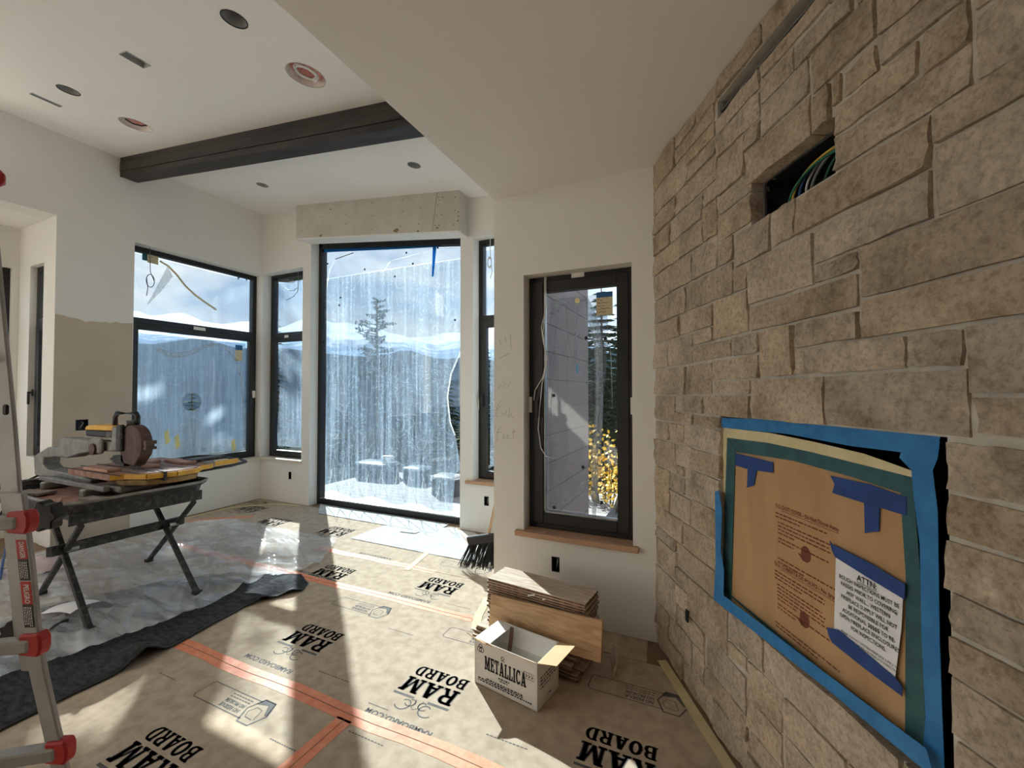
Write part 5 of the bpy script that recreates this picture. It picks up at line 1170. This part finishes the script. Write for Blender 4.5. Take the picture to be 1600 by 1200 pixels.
# warning labels on the outer rail
fn = -Vector((FW.x, FW.y, 0)).normalized()
def lpt(x, y): return lp(x, y)+fn*.0072
def label(pts, mat, nm): return MB().prism([lpt(x, y) for x, y in pts], fn*.0006).build(nm, mat, ld)
def railx(y): # centre x of outer rail at image row y
    P_ = [(770, 28), (880, 42), (1000, 54)]
    for (a, xa), (b_, xb) in zip(P_, P_[1:]):
        if a <= y <= b_: return xa+(xb-xa)*(y-a)/(b_-a)
    return 54
def lab(y0, y1, mat, nm): return label([(railx(y0)-8, y0), (railx(y0)+8, y0), (railx(y1)+8, y1), (railx(y1)-8, y1)], mat, nm)
lr = lab(842, 872, REDP, 'warning_label'); lk = lab(872, 905, BLKP, 'warning_label'); lr2 = lab(907, 942, REDP, 'warning_label'); lk2 = lab(942, 978, BLKP, 'warning_label')
WHT = pm('white_print', (.78, .78, .76))
for (s_, y0, y1, par) in (('DANGER', 845, 870, lr), ('PELIGRO', 911, 940, lr2)):
    a = lp(railx(y0)-3, y0)+fn*.0085; b_ = lp(railx(y1)-3, y1)+fn*.0085
    dx = (b_-a); b = MB(); put_text(b, s_, a, dx, RT, .019, .02, width=dx.length); b.build('printed_word', WHT, par, recalc=False)
for (y0, y1, par) in ((875, 903, lk), (945, 976, lk2)):
    b = MB(); rr = random.Random(int(y0))
    for j in range(5):
        y = y0+1
        while y < y1-2:
            w_ = rr.uniform(1.5, 4); xa = railx(y)-6+j*2.6
            b.poly([lp(xa, y)+fn*.0085, lp(xa+1.1, y)+fn*.0085, lp(xa+1.1, min(y+w_, y1))+fn*.0085, lp(xa, min(y+w_, y1))+fn*.0085]); y += w_+1
    b.build('fine_print', WHT, par, recalc=False)['kind'] = 'stuff'

# ================================================================== CARTON, PLANKS, BROOM
bx = thing('tile_carton', 'open white cardboard tile carton printed METALLICA beside the planks', 'box', (-.9, 2.03, ZB))
FL, FR = Vector((-1.107, 1.965, ZB+.002)), Vector((-.735, 1.901, ZB+.002)); E1 = (FR-FL); E2 = Vector((.036, .205, 0)); HZ = Vector((0, 0, .225)); th = .004
e1 = E1.normalized(); e2 = E2.normalized()
def wallq(a, b, nrm, nm, mat=WBOX): return MB().prism([a, b, b+HZ, a+HZ], nrm*th).build(nm, mat, bx)
front = wallq(FL, FR, e2, 'front_panel'); side = wallq(FR, FR+E2, -e1, 'side_panel'); wallq(FL+E2, FR+E2, -e2, 'back_panel'); wallq(FL, FL+E2, e1, 'side_panel')
MB().prism([FL, FR, FR+E2, FL+E2], (0, 0, .004)).build('base_panel', KRAFT, bx)
# inner kraft skins
def flap(a, b, d, nm, mat=KRAFT):
    return MB().prism([a, b, b+d-(b-a)*.04, a+d+(b-a)*.04], Vector((0, 0, .003))).build(nm, mat, bx)
tz = HZ
flap(FR+tz, FR+E2+tz, e1*.098+Vector((0, 0, .018)), 'right_flap')
flap(FL+tz, FL+E2+tz, e1*.085+Vector((0, 0, -.012)), 'left_flap', PAPER)
b = MB(); n = 10; top = []; bot = []
for i in range(n+1):
    u = i/n; p = FL+E1*u+tz; sag = .055*math.sin(math.pi*min(1, u*1.05)); top.append(p-e2*(.035*(1-u)+.004)+e2*sag*.7+Vector((0, 0, .012*(1-u)-.35*sag+.004*math.sin(i*2)))); bot.append(p)
top[0] = FL+tz-e1*.03-e2*.03+Vector((0, 0, .03))
b.add(bot+top, [(i, i+1, n+2+i, n+1+i) for i in range(n)]); fo = b.build('front_flap', KRAFT, bx, recalc=False); fo.modifiers.new('thickness', 'SOLIDIFY').thickness = .003
flap(FL+E2+tz, FR+E2+tz, -e2*.03+Vector((0, 0, -.09)), 'back_flap', WBOX)
b = MB(); FO = FL-e2*.0008
Pf = lambda u, v: FO+E1*u+HZ*v
fu = Vector((0, 0, 1))
slab(b, 'METALLICA', Pf(.17, .40), e1, fu, .068, E1.length*.66, gap=.12)
put_text(b, 'PERGO DI METALLI', Pf(.40, .31), e1, fu, .013, .02, width=E1.length*.17) if False else None
for (u0, u1, v, h) in ((.40, .58, .315, .008), (.42, .55, .275, .005), (.20, .78, .185, .007), (.06, .78, .145, .007), (.06, .92, .10, .007)):
    u = u0; rr = random.Random(int(v*1000))
    while u < u1: w_ = rr.uniform(.015, .05); b.poly([Pf(u, v), Pf(min(u+w_, u1), v), Pf(min(u+w_, u1), v+h/.225), Pf(u, v+h/.225)]); u += w_+.012
for (cx_, cy_, r_) in ((.085, .80, .013), (.12, .80, .013), (.10, .87, .010), (.47, .80, .008)):
    stroke(b, [Pf(cx_+r_/E1.length*math.cos(q*.5), cy_+r_/.225*math.sin(q*.5)) for q in range(14)], .0035, -e2)
b.poly([Pf(.44, .735), Pf(.50, .735), Pf(.50, .75), Pf(.44, .75)])
stroke(b, [Pf(.80, .60), Pf(.95, .60), Pf(.95, .73), Pf(.80, .73), Pf(.80, .60)], .0025, -e2)
for k in range(3): stroke(b, [Pf(.825+k*.042, .635), Pf(.85+k*.042, .665), Pf(.825+k*.042, .695)], .005, -e2)
b.build('printed_marks', BLACKI, front, recalc=False)['kind'] = 'stuff'
b = MB(); SO = FR+e1*.0008; Ps = lambda u, v: SO+E2*u+HZ*v
for (u0, u1, v) in ((.35, .8, .84), (.12, .9, .62), (.12, .92, .55), (.12, .85, .48), (.12, .6, .40), (.45, .62, .14)):
    u = u0; rr = random.Random(int(v*999))
    while u < u1: w_ = rr.uniform(.03, .12); b.poly([Ps(u, v), Ps(min(u+w_, u1), v), Ps(min(u+w_, u1), v+.03), Ps(u, v+.03)]); u += w_+.03
b.build('printed_marks', BLACKI, side, recalc=False)['kind'] = 'stuff'
a = FL+E1*.42+E2*.25+Vector((0, 0, .008)); c = FL+E1*.30+E2*.85+Vector((0, 0, .236))
d = (c-a).normalized(); tag(MB().bbox((a+c)/2, d*((c-a).length/2), e1*.011, d.cross(e1)*.003).build('wood_strip', PLANKE), 'narrow dark wood strip standing inside the white tile carton', 'wood strip')

# planks: a neat upper stack on a jagged lower stack
def plank(label, cx, cy, z, ang, lx, ly, group=None, th=.0135):
    t = thing('floor_plank', label, 'plank', (cx, cy, z), group or 'stacked oak floor planks')
    t.rotation_euler = (0, 0, ang)
    off = Vector((cx, cy, z))
    b = MB(); b.box(cx-lx/2, cx+lx/2, cy-ly/2, cy+ly/2, z, z+th*.72); b.build('core', PLANKE, t)
    b = MB(); b.box(cx-lx/2, cx+lx/2, cy-ly/2, cy+ly/2, z+th*.72, z+th*.98); b.build('oak_face', PLANKT, t)
    return t
rp = random.Random(11)
z = ZB+.0005; th = .0135; ang0 = -.117
for k in range(9):
    plank('oak floor plank in the jagged lower stack behind the white carton', -.925+rp.uniform(-.03, .03), 2.318+rp.uniform(-.02, .015), z, ang0+rp.uniform(-.04, .04), .64+rp.uniform(-.02, .02), .225); z += th+.0003
for k in range(20):
    top_ = k == 19
    plank('topmost oak plank of the stack, half in sunlight' if top_ else 'oak floor plank in the even upper stack below the topmost plank', -.877+(0 if top_ else rp.uniform(-.009, .009)), 2.332+(0 if top_ else rp.uniform(-.005, .005)), z, ang0+(0 if top_ else rp.uniform(-.008, .008)), .61, .19); z += th+.0003
b = MB(); a = onY(769.5, 927, 2.247); c = onY(943, 969, 2.170); dn = Vector((-.004, -.022, -.196)); nn = (c-a).cross(dn).normalized()*.017
if nn.y > 0: nn = -nn
b.prism([a, c, c+dn, a+dn], nn); tag(b.build('oak_board', OAK, bevel=.002), 'wide oak board leaning on edge against the front of the plank stack', 'board')
b = MB(); a = Vector((-.52, 2.50, .006)); b.prism([a, a+Vector((.05, -.20, 0)), a+Vector((.07, -.195, .085)), a+Vector((.02, .005, .085))], (.012, .004, 0)); tag(b.build('plank_offcut', PLANKT), 'short grey plank offcut leaning at the right end of the stack', 'board')
for (x, y) in ((830, 930), (853, 936)):
    q = onY(x, y, 2.232 if x == 830 else 2.228); tag(MB().bbox(q, (.02, 0, .006), (0, .002, 0), (0, 0, .004)).build('torn_label', PAPER), 'white paper shred between the upper planks, ' + ('left one' if x == 830 else 'right one'), 'paper')
# broom leaning round the corner
br = thing('push_broom', 'black bristled broom leaning behind the right wall corner', 'broom', (-1.62, 3.12, 0))
b = MB(); c0 = Vector((-1.66, 3.15, .30)); hx = Vector((.19, -.02, .055)); 
b.bbox(c0, hx, Vector((.002, .022, 0)), Vector((-.012, 0, .035))); b.build('head', BLKP, br, bevel=.008)
b = MB(); rr = random.Random(5)
for k in range(150):
    u = rr.uniform(-1, 1); s0 = c0+hx*u+Vector((.008, rr.uniform(-.018, .018), -.03)); e0 = s0+Vector((-.045-.02*(1-u)+rr.uniform(-.02, .02), rr.uniform(-.05, .03), -.20-.03*u+rr.uniform(-.02, .0))); e0.z = max(e0.z, .012)
    b.tube([s0, e0], [.004, .0025], 4, cap=False)
o = b.build('bristles', BLKP, br, recalc=False); o['kind'] = 'stuff'
MB().cyl(c0+Vector((.01, 0, .02)), (-1.41, 3.22, 1.45), .012, 10).build('handle', SILLW, br)

# ================================================================== OUTLETS, WIRES, MARKS
def outlet(W, a, z, label, wall, w=.028, h=.05, wire=True):
    t = thing('outlet_box', label, 'outlet box', W(a, z-h, .03), 'open outlet boxes')
    b = MB(); e = .002
    bar(b, W, a-w+e, a+w-e, z-h+e, z+h-e, .050, .054); bar(b, W, a-w+.0005, a-w+e, z-h, z+h, .002, .054); bar(b, W, a+w-e, a+w-.0005, z-h, z+h, .002, .054); bar(b, W, a-w+e, a+w-e, z-h+.0005, z-h+e, .002, .054); bar(b, W, a-w+e, a+w-e, z+h-e, z+h-.0005, .002, .054)
    b.build('box_shell', pm('dark_blue_box', (.012, .016, .03), (.03, .035, .05), 20, .6), t)
    if wire: MB().tube([W(a-.01, z-h+.01, .045), W(a+.004, z-.01, .02), W(a+.012, z+.02, .008), W(a+.006, z+.03, .03)], .0035, 6).build('wire', WHITEC, t, smooth=True)
p = OUT['right']; outlet(Wr, p[0], p[1], 'open outlet box in the right wall above the plank stack', wr)
p = OUT['back_l']; outlet(Wb, p[0], p[1], 'open outlet box under the narrow window left of the picture window', wb, wire=False)
p = OUT['back_r']; outlet(Wb, p[0], p[1], 'open outlet box under the narrow window right of the picture window', wb)
p = OUT['left']; outlet(Wl, p[0], p[1], 'open square outlet box in the tan unpainted band of the left wall', wl, .05, .055)
# hanging wires
def wire(label, pts, r=.0035, mat=WHITEC):
    return tag(MB().tube(pts, r, 6).build('hanging_wire', mat, smooth=True), label, 'wire')
A = lambda x, y: onY(x, y, YR+.075)
wire('white wire hanging in front of the left stile of the right window', [A(853, 432), A(853, 470), A(851, 500), A(848, 520), A(851, 540), A(854, 570), A(847, 600), A(843, 640), A(841, 670), A(845, 700), A(853, 713), A(865, 716)])
wire('second white wire looping beside the handle of the right window', [A(851, 433), A(851, 490), A(846, 512), A(849, 535), A(855, 560), A(848, 590), A(836, 610), A(834, 626)])
A = lambda x, y: onX(x, y, XL-.09)
c = A(235, 436); pa = [A(234, 388), A(235, 425)]
for k in range(40): q = k/40*2*math.pi*2.5; pa.append(c+Vector((0, .040*math.cos(q), .075*math.sin(q)))+Vector((0, 0, -.02)))
pa += [A(231, 450), A(229, 462)]
wire('grey wire coil hanging in the upper left of the wide left window', pa, .004, GREYC)
A = lambda x, y: onY(x, y, YB+.08)
wire('grey wire curling down in the narrow window left of the picture window', [A(466, 424), A(466, 445), A(465, 455), A(460, 462), A(452, 467), A(447, 469)], .004, GREYC)
wire('short dark wire hook in the narrow window left of the picture window', [A(446, 450), A(452, 454), A(459, 454), A(464, 450)], .004, GREYC)
c = A(765, 410); pa = [A(766, 370), A(766, 395)]
for k in range(44): q = k/44*2*math.pi*3; pa.append(c+Vector((.022*math.cos(q), 0, .055*math.sin(q)+.01*math.sin(q*2.3))))
pa += [A(769, 425), A(766, 435)]
wire('white wire coil hanging in the narrow window right of the picture window', pa, .004)
# pencil notes on the right wall
b = MB(); A = lambda x, y: onY(x, y, YR-.0008)
for pts in ([(779, 607), (783, 600), (785, 606), (790, 598), (793, 606), (799, 595)], [(783, 625), (777, 636), (775, 650), (779, 651)], [(776, 640), (783, 634)], [(785, 645), (787, 650), (789, 645)], [(792, 642), (790, 648), (794, 650)], [(796, 636), (795, 652), (800, 646), (797, 648), (802, 653)],
            [(784, 667), (778, 672), (776, 688)], [(776, 676), (784, 674)], [(786, 683), (790, 680), (787, 678), (786, 685), (791, 685)], [(792, 683), (796, 680), (793, 678), (792, 685), (798, 685)], [(803, 670), (802, 686)], [(799, 676), (806, 673)], [(780, 530), (783, 540)], [(789, 525), (791, 536)], [(797, 520), (799, 545)], [(779, 560), (797, 552)]):
    stroke(b, [A(x, y) for x, y in pts], .0022, (0, -1, 0))
b.build('pencil_note', pm('pencil', (.20, .19, .18)), wr, recalc=False)
# cable on the floor by the ladder
tag(MB().tube([onz(0, 905, .05), onz(6, 870, .05), onz(10, 850, .05), onz(14, 838, .05)], .008, 6).build('extension_cord', BLUC, smooth=True), 'thin dark blue cord on the plastic behind the ladder', 'cord')
tag(MB().tube([onz(78, 985, .04), onz(85, 978, .045), onz(100, 970, .05), onz(108, 968, .05)], .009, 6).build('rubber_hose', BLKP, smooth=True), 'short black hose lying on the plastic under the saw', 'hose')

# ================================================================== OUTSIDE
def at(px, Y): return onY(px, 613.5, Y)
def terrain_h(x, y):
    d = math.hypot(x, y); h = -1.2
    if d > 14: h -= min(60, (d-14)*.16)
    if d > 14: h += 1.5*noise.noise(Vector((x*.05, y*.05, 0)))*min(1, (d-14)/30)
    return h
def polar(name, r0, r1, nr, a0, a1, na, hf, mat):
    def fn(u, v):
        r = r0*(r1/r0)**v; a = math.radians(a0+(a1-a0)*u); x = -math.sin(a)*r; y = math.cos(a)*r
        return Vector((x, y, hf(x, y, r, math.degrees(a))))
    return MB().grid(fn, na, nr).build(name, mat, smooth=True, recalc=False)
g0 = polar('ground', 2.0, 900, 40, -180, 180, 120, lambda x, y, r, a: terrain_h(x, y), GROUND); struct(g0)
def hill(x, y, r, a):
    k = (r-700)/1500; k = max(0, min(1, k)); ridge = 175+60*noise.noise(Vector((a*.06, 3.1, 0)))+30*noise.noise(Vector((a*.22, 7, 0)))
    return -70+(ridge+70)*math.sin(k*math.pi/2*1.0)*(1 if k < 1 else 1)+18*noise.noise(Vector((x*.006, y*.006, 0)))
tag(polar('forested_hill', 600, 2300, 16, -70, 120, 120, hill, FOREST), 'haze-blue forested hillside rising across the valley behind the picture window', 'hill')
def mtn(x, y, r, a):
    k = max(0, min(1, (r-2200)/4300)); ridge = 900+330*noise.noise(Vector((a*.055+1.3, 1.0, 0)))+150*noise.noise(Vector((a*.19, 5, 0)))+60*noise.noise(Vector((a*.6, 9, 0)))
    e_ = 160*(1-abs(noise.noise(Vector((x*.0011, y*.0011, 2)))))*k
    return -80+(ridge+80)*k**1.2+e_-90*k
tag(polar('snowy_mountain_range', 2200, 6500, 40, -70, 120, 220, mtn, SNOWM), 'snow capped mountain range on the horizon beyond the picture window', 'mountain')
# deck outside the picture window
dk = thing('deck', 'grey weathered deck outside the picture window', 'deck', (-3.6, 5.6, -.12))
for k in range(17):
    y = YB+TW+.03+k*.148; MB().box(-6.0, -1.2, y, y+.14, -.12, -.085).build('deck_board', DECK, dk)
MB().box(-6.0, -1.2, YB+TW+.05, YB+TW+2.5, -.30, -.125).build('deck_joists', DECK, dk)
MB().box(-5.9, -1.3, YB+TW+.1, YB+TW+.2, -1.6, -.30).build('deck_post_wall', DECK, dk); MB().box(-5.9, -1.3, YB+TW+2.3, YB+TW+2.4, -2.2, -.30).build('deck_post_wall', DECK, dk)
DKB = pm('dark_wrapped_material', (.035, .04, .05), (.06, .07, .085), 5, .5)
WRAP = film_mat('pallet_wrap', .12, .4, (8, 8, 3))
b1, b2, b3 = at(590, 6.35), at(652, 6.3), at(700, 5.7)
for i, (x, y, sx, sy, h, lab) in enumerate(((b1.x, b1.y, .8, .45, .26, 'dark boxy bundle on the deck, behind the middle of the picture window'), (b2.x, b2.y, .42, .35, .24, 'dark rounded bundle on the deck, right of the boxy bundle'), (b3.x, b3.y, .45, .3, .28, 'dark bundle under white wrap on the deck, near the right side of the picture window'))):
    t = thing('wrapped_bundle', lab, 'bundle', (x, y, -.085), 'bundles on the deck')
    def bf(u, v, x=x, y=y, sx=sx, sy=sy, h=h):
        q = 2*math.pi*u; e = .35; cx_ = math.copysign(abs(math.cos(q))**e, math.cos(q)); sy_ = math.copysign(abs(math.sin(q))**e, math.sin(q))
        k = min(1, (1-v)*3.0)**.5 if v > .66 else 1
        return Vector((x+cx_*sx/2*k, y+sy_*sy/2*k, -.085+h*min(1, v*1.45)+(.06*(v-.7) if v > .7 else 0)))
    MB().grid(bf, 32, 9).build('body', DKB, t, smooth=True, recalc=False)
    def wf_(u, v, x=x, y=y, sx=sx, sy=sy, h=h):
        p = bf(u, .55+.45*v); c = Vector((x, y, p.z)); p = c+(p-c)*1.05; p.z += .02+.02*noise.noise(p*6); return p
    MB().grid(wf_, 32, 8).build('plastic_wrap', FILMW if i == 2 else WRAP, t, smooth=True, recalc=False)
q = (b1.x+.25, b1.y, .27); b = MB(); b.bbox(q, (.10, .02, 0), (-.01, .06, 0), (0, 0, .05)); tag(b.build('small_carton', STICK, bevel=.01), 'small pale carton on top of a dark bundle on the deck', 'box')
# siding on the outside of the return wall
for k in range(14):
    z = .10+k*.215; o = MB().box(-1.134, -1.118, YR+TW+.012, YB+TW+.02, z, z+.209).build('siding_panel', SIDING, wr)
# conifers
def conifer(name, label, loc, h, r, nwh, seed, group=None, bare=0.0, dens=9):
    rr = random.Random(seed); t = thing(name, label, 'tree', loc, group); L0 = Vector(loc)
    MB().tube([L0, L0+Vector((rr.uniform(-.1, .1), 0, h*.5)), L0+Vector((0, 0, h))], [h*.016, h*.010, h*.002], 7).build('trunk', BARK, t, smooth=True)
    b = MB()
    for i in range(nwh):
        f = i/(nwh-1); z = h*(.12+.86*f); R_ = r*(1-f)**.75*(.75+.4*rr.random())+.12*r*.4
        if rr.random() < bare: continue
        for j in range(dens):
            a = 2*math.pi*(j/dens)+rr.random()*.7; R2 = R_*(.65+.5*rr.random()); dr = -R2*(.18+.25*rr.random())+(.2*R2 if f > .7 else 0)
            d = Vector((math.cos(a), math.sin(a), 0)); s_ = Vector((-d.y, d.x, 0)); p0 = L0+Vector((0, 0, z)); tip = p0+d*R2+Vector((0, 0, dr)); w = R2*.17+.03
            nseg = 4
            for k in range(nseg):
                g1 = (k+.3)/nseg; c = p0+d*R2*g1+Vector((0, 0, dr*g1)); ll = w*(1.35-g1*.7)*2.0
                for sg in (-1, 1):
                    e = c+d*ll*.7+s_*sg*ll+Vector((0, 0, -.22*ll)); b.add([c-d*.03*R2, c+d*.09*R2+Vector((0, 0, .015*R2)), e, c+d*.0+Vector((0, 0, -.06*R2))], [(0, 1, 2), (1, 3, 2), (3, 0, 2)])
            b.add([p0+s_*.02, p0-s_*.02, tip, p0+Vector((0, 0, -.05))], [(0, 1, 2), (1, 3, 2), (3, 0, 2)])
    b.build('foliage', NEEDLE, t, recalc=False); return t
def tree_at(px, Y, ytop, r, label, seed, nwh=26, bare=0.0, group=None, dens=9):
    p = at(px, Y); zb = terrain_h(p.x, p.y)-.3; zt = onY(px, ytop, Y).z; conifer('conifer', label, (p.x, p.y, zb), zt-zb, r, nwh, seed, group, bare, dens)
def pine(label, px, Y, ytop, crown, r, seed, nbr=46, bot=.45):
    # open-crowned pine: bare trunk below, irregular level boughs with needle tufts above
    rr = random.Random(seed); p = at(px, Y); zb = terrain_h(p.x, p.y)-.3; zt = onY(px, ytop, Y).z if ytop is not None else crown; L0 = Vector((p.x, p.y, zb)); h = zt-zb
    t = thing('pine', label, 'tree', L0); MB().tube([L0, L0+Vector((.1, 0, h*.5)), L0+Vector((0, 0, h))], [h*.014, h*.010, h*.003], 7).build('trunk', BARK, t, smooth=True)
    b = MB(); br_ = MB()
    for i in range(nbr):
        f = bot+(1-bot)*(i+rr.random())/nbr; R_ = r*(1.05-.75*((f-bot)/(1-bot))**2)*(.45+.6*rr.random()); a = rr.random()*6.28; d = Vector((math.cos(a), math.sin(a), 0)); p0 = L0+Vector((0, 0, h*f)); e = p0+d*R_+Vector((0, 0, R_*rr.uniform(-.05, .3)))
        br_.tube([p0, p0.lerp(e, .6)+Vector((0, 0, -.05*R_)), e], [h*.004, h*.003, h*.001], 4)
        for k in range(26):
            c = p0.lerp(e, rr.uniform(.35, 1.05))+Vector((rr.gauss(0, .16), rr.gauss(0, .16), rr.gauss(.05, .09)))*R_*.5; u = Vector((rr.gauss(0, 1), rr.gauss(0, 1), rr.gauss(.2, .5))).normalized()*max(r*.085, .16); v = u.orthogonal().normalized()*max(r*.03, .06)
            b.add([c-u, c+v, c+u, c-v], [(0, 1, 2, 3)])
    br_.build('boughs', BARK, t, recalc=False); b.build('needles', NEEDLE, t, recalc=False)['kind'] = 'stuff'
pine('tall open pine standing alone in the middle of the picture window', 588, 30, 468, 0, 2.1, 1, 60, .55)
pine('very tall pine whose crown shades the wide left window', 410, 9.8, None, 15.5, 1.35, 2, 260, .42)  # crown out of view, placed and thickened to keep sun off that window
tree_at(640, 44, 600, 2.6, 'conifer right of the lone pine, low in the picture window', 3)
tree_at(700, 36, 575, 2.4, 'conifer at the lower right of the picture window', 4)
tree_at(535, 48, 604, 2.8, 'conifer left of the lone pine, low in the picture window', 5)
tree_at(432, 24, 485, 1.5, 'slim conifer behind the narrow window left of the picture window', 6)
tree_at(300, 40, 590, 2.6, 'conifer low behind the middle of the wide left window', 7)
tree_at(940, 11, 440, 1.5, 'dense conifer filling the right part of the right window', 10, 30)
tree_at(905, 13, 480, 1.6, 'dense conifer beside the siding seen through the right window', 11, 30)
tree_at(980, 15.5, 430, 1.5, 'conifer behind the right stile of the right window', 12, 30)
tree_at(760, 22, 540, 1.8, 'conifer behind the narrow window right of the picture window', 13)
p = Vector((-10.6, 3.0, 0)); conifer('conifer', 'conifer close outside the nook windows', (p.x, p.y, terrain_h(p.x, p.y)-.2), 5.2, 1.2, 24, 21)
# autumn shrub outside the right window
p = onY(945, 735, 6.2); rr = random.Random(4); t = thing('autumn_shrub', 'yellow leaved autumn shrub outside the right window', 'shrub', (p.x, p.y, terrain_h(p.x, p.y)))
b = MB(); lf = MB()
for k in range(26):
    a = rr.random()*6.28; top = Vector((p.x+math.cos(a)*rr.uniform(.1, .75), p.y+math.sin(a)*rr.uniform(.1, .6), rr.uniform(.2, 1.05))); mid = Vector((p.x+math.cos(a)*.1, p.y, -.3))
    b.tube([(p.x, p.y, terrain_h(p.x, p.y)), mid, top], [.02, .012, .004], 4)
    for j in range(26):
        c = mid.lerp(top, rr.uniform(.45, 1.08))+Vector((rr.uniform(-.12, .12), rr.uniform(-.12, .12), rr.uniform(-.1, .1))); u = Vector((rr.uniform(-1, 1), rr.uniform(-1, 1), rr.uniform(-.6, .6))).normalized()*.034; v = u.orthogonal().normalized()*.024
        lf.add([c-u, c+v, c+u, c-v], [(0, 1, 2, 3)])
b.build('stems', SHRUBG, t, recalc=False); lf.build('leaves', YLEAF, t, recalc=False)['kind'] = 'stuff'
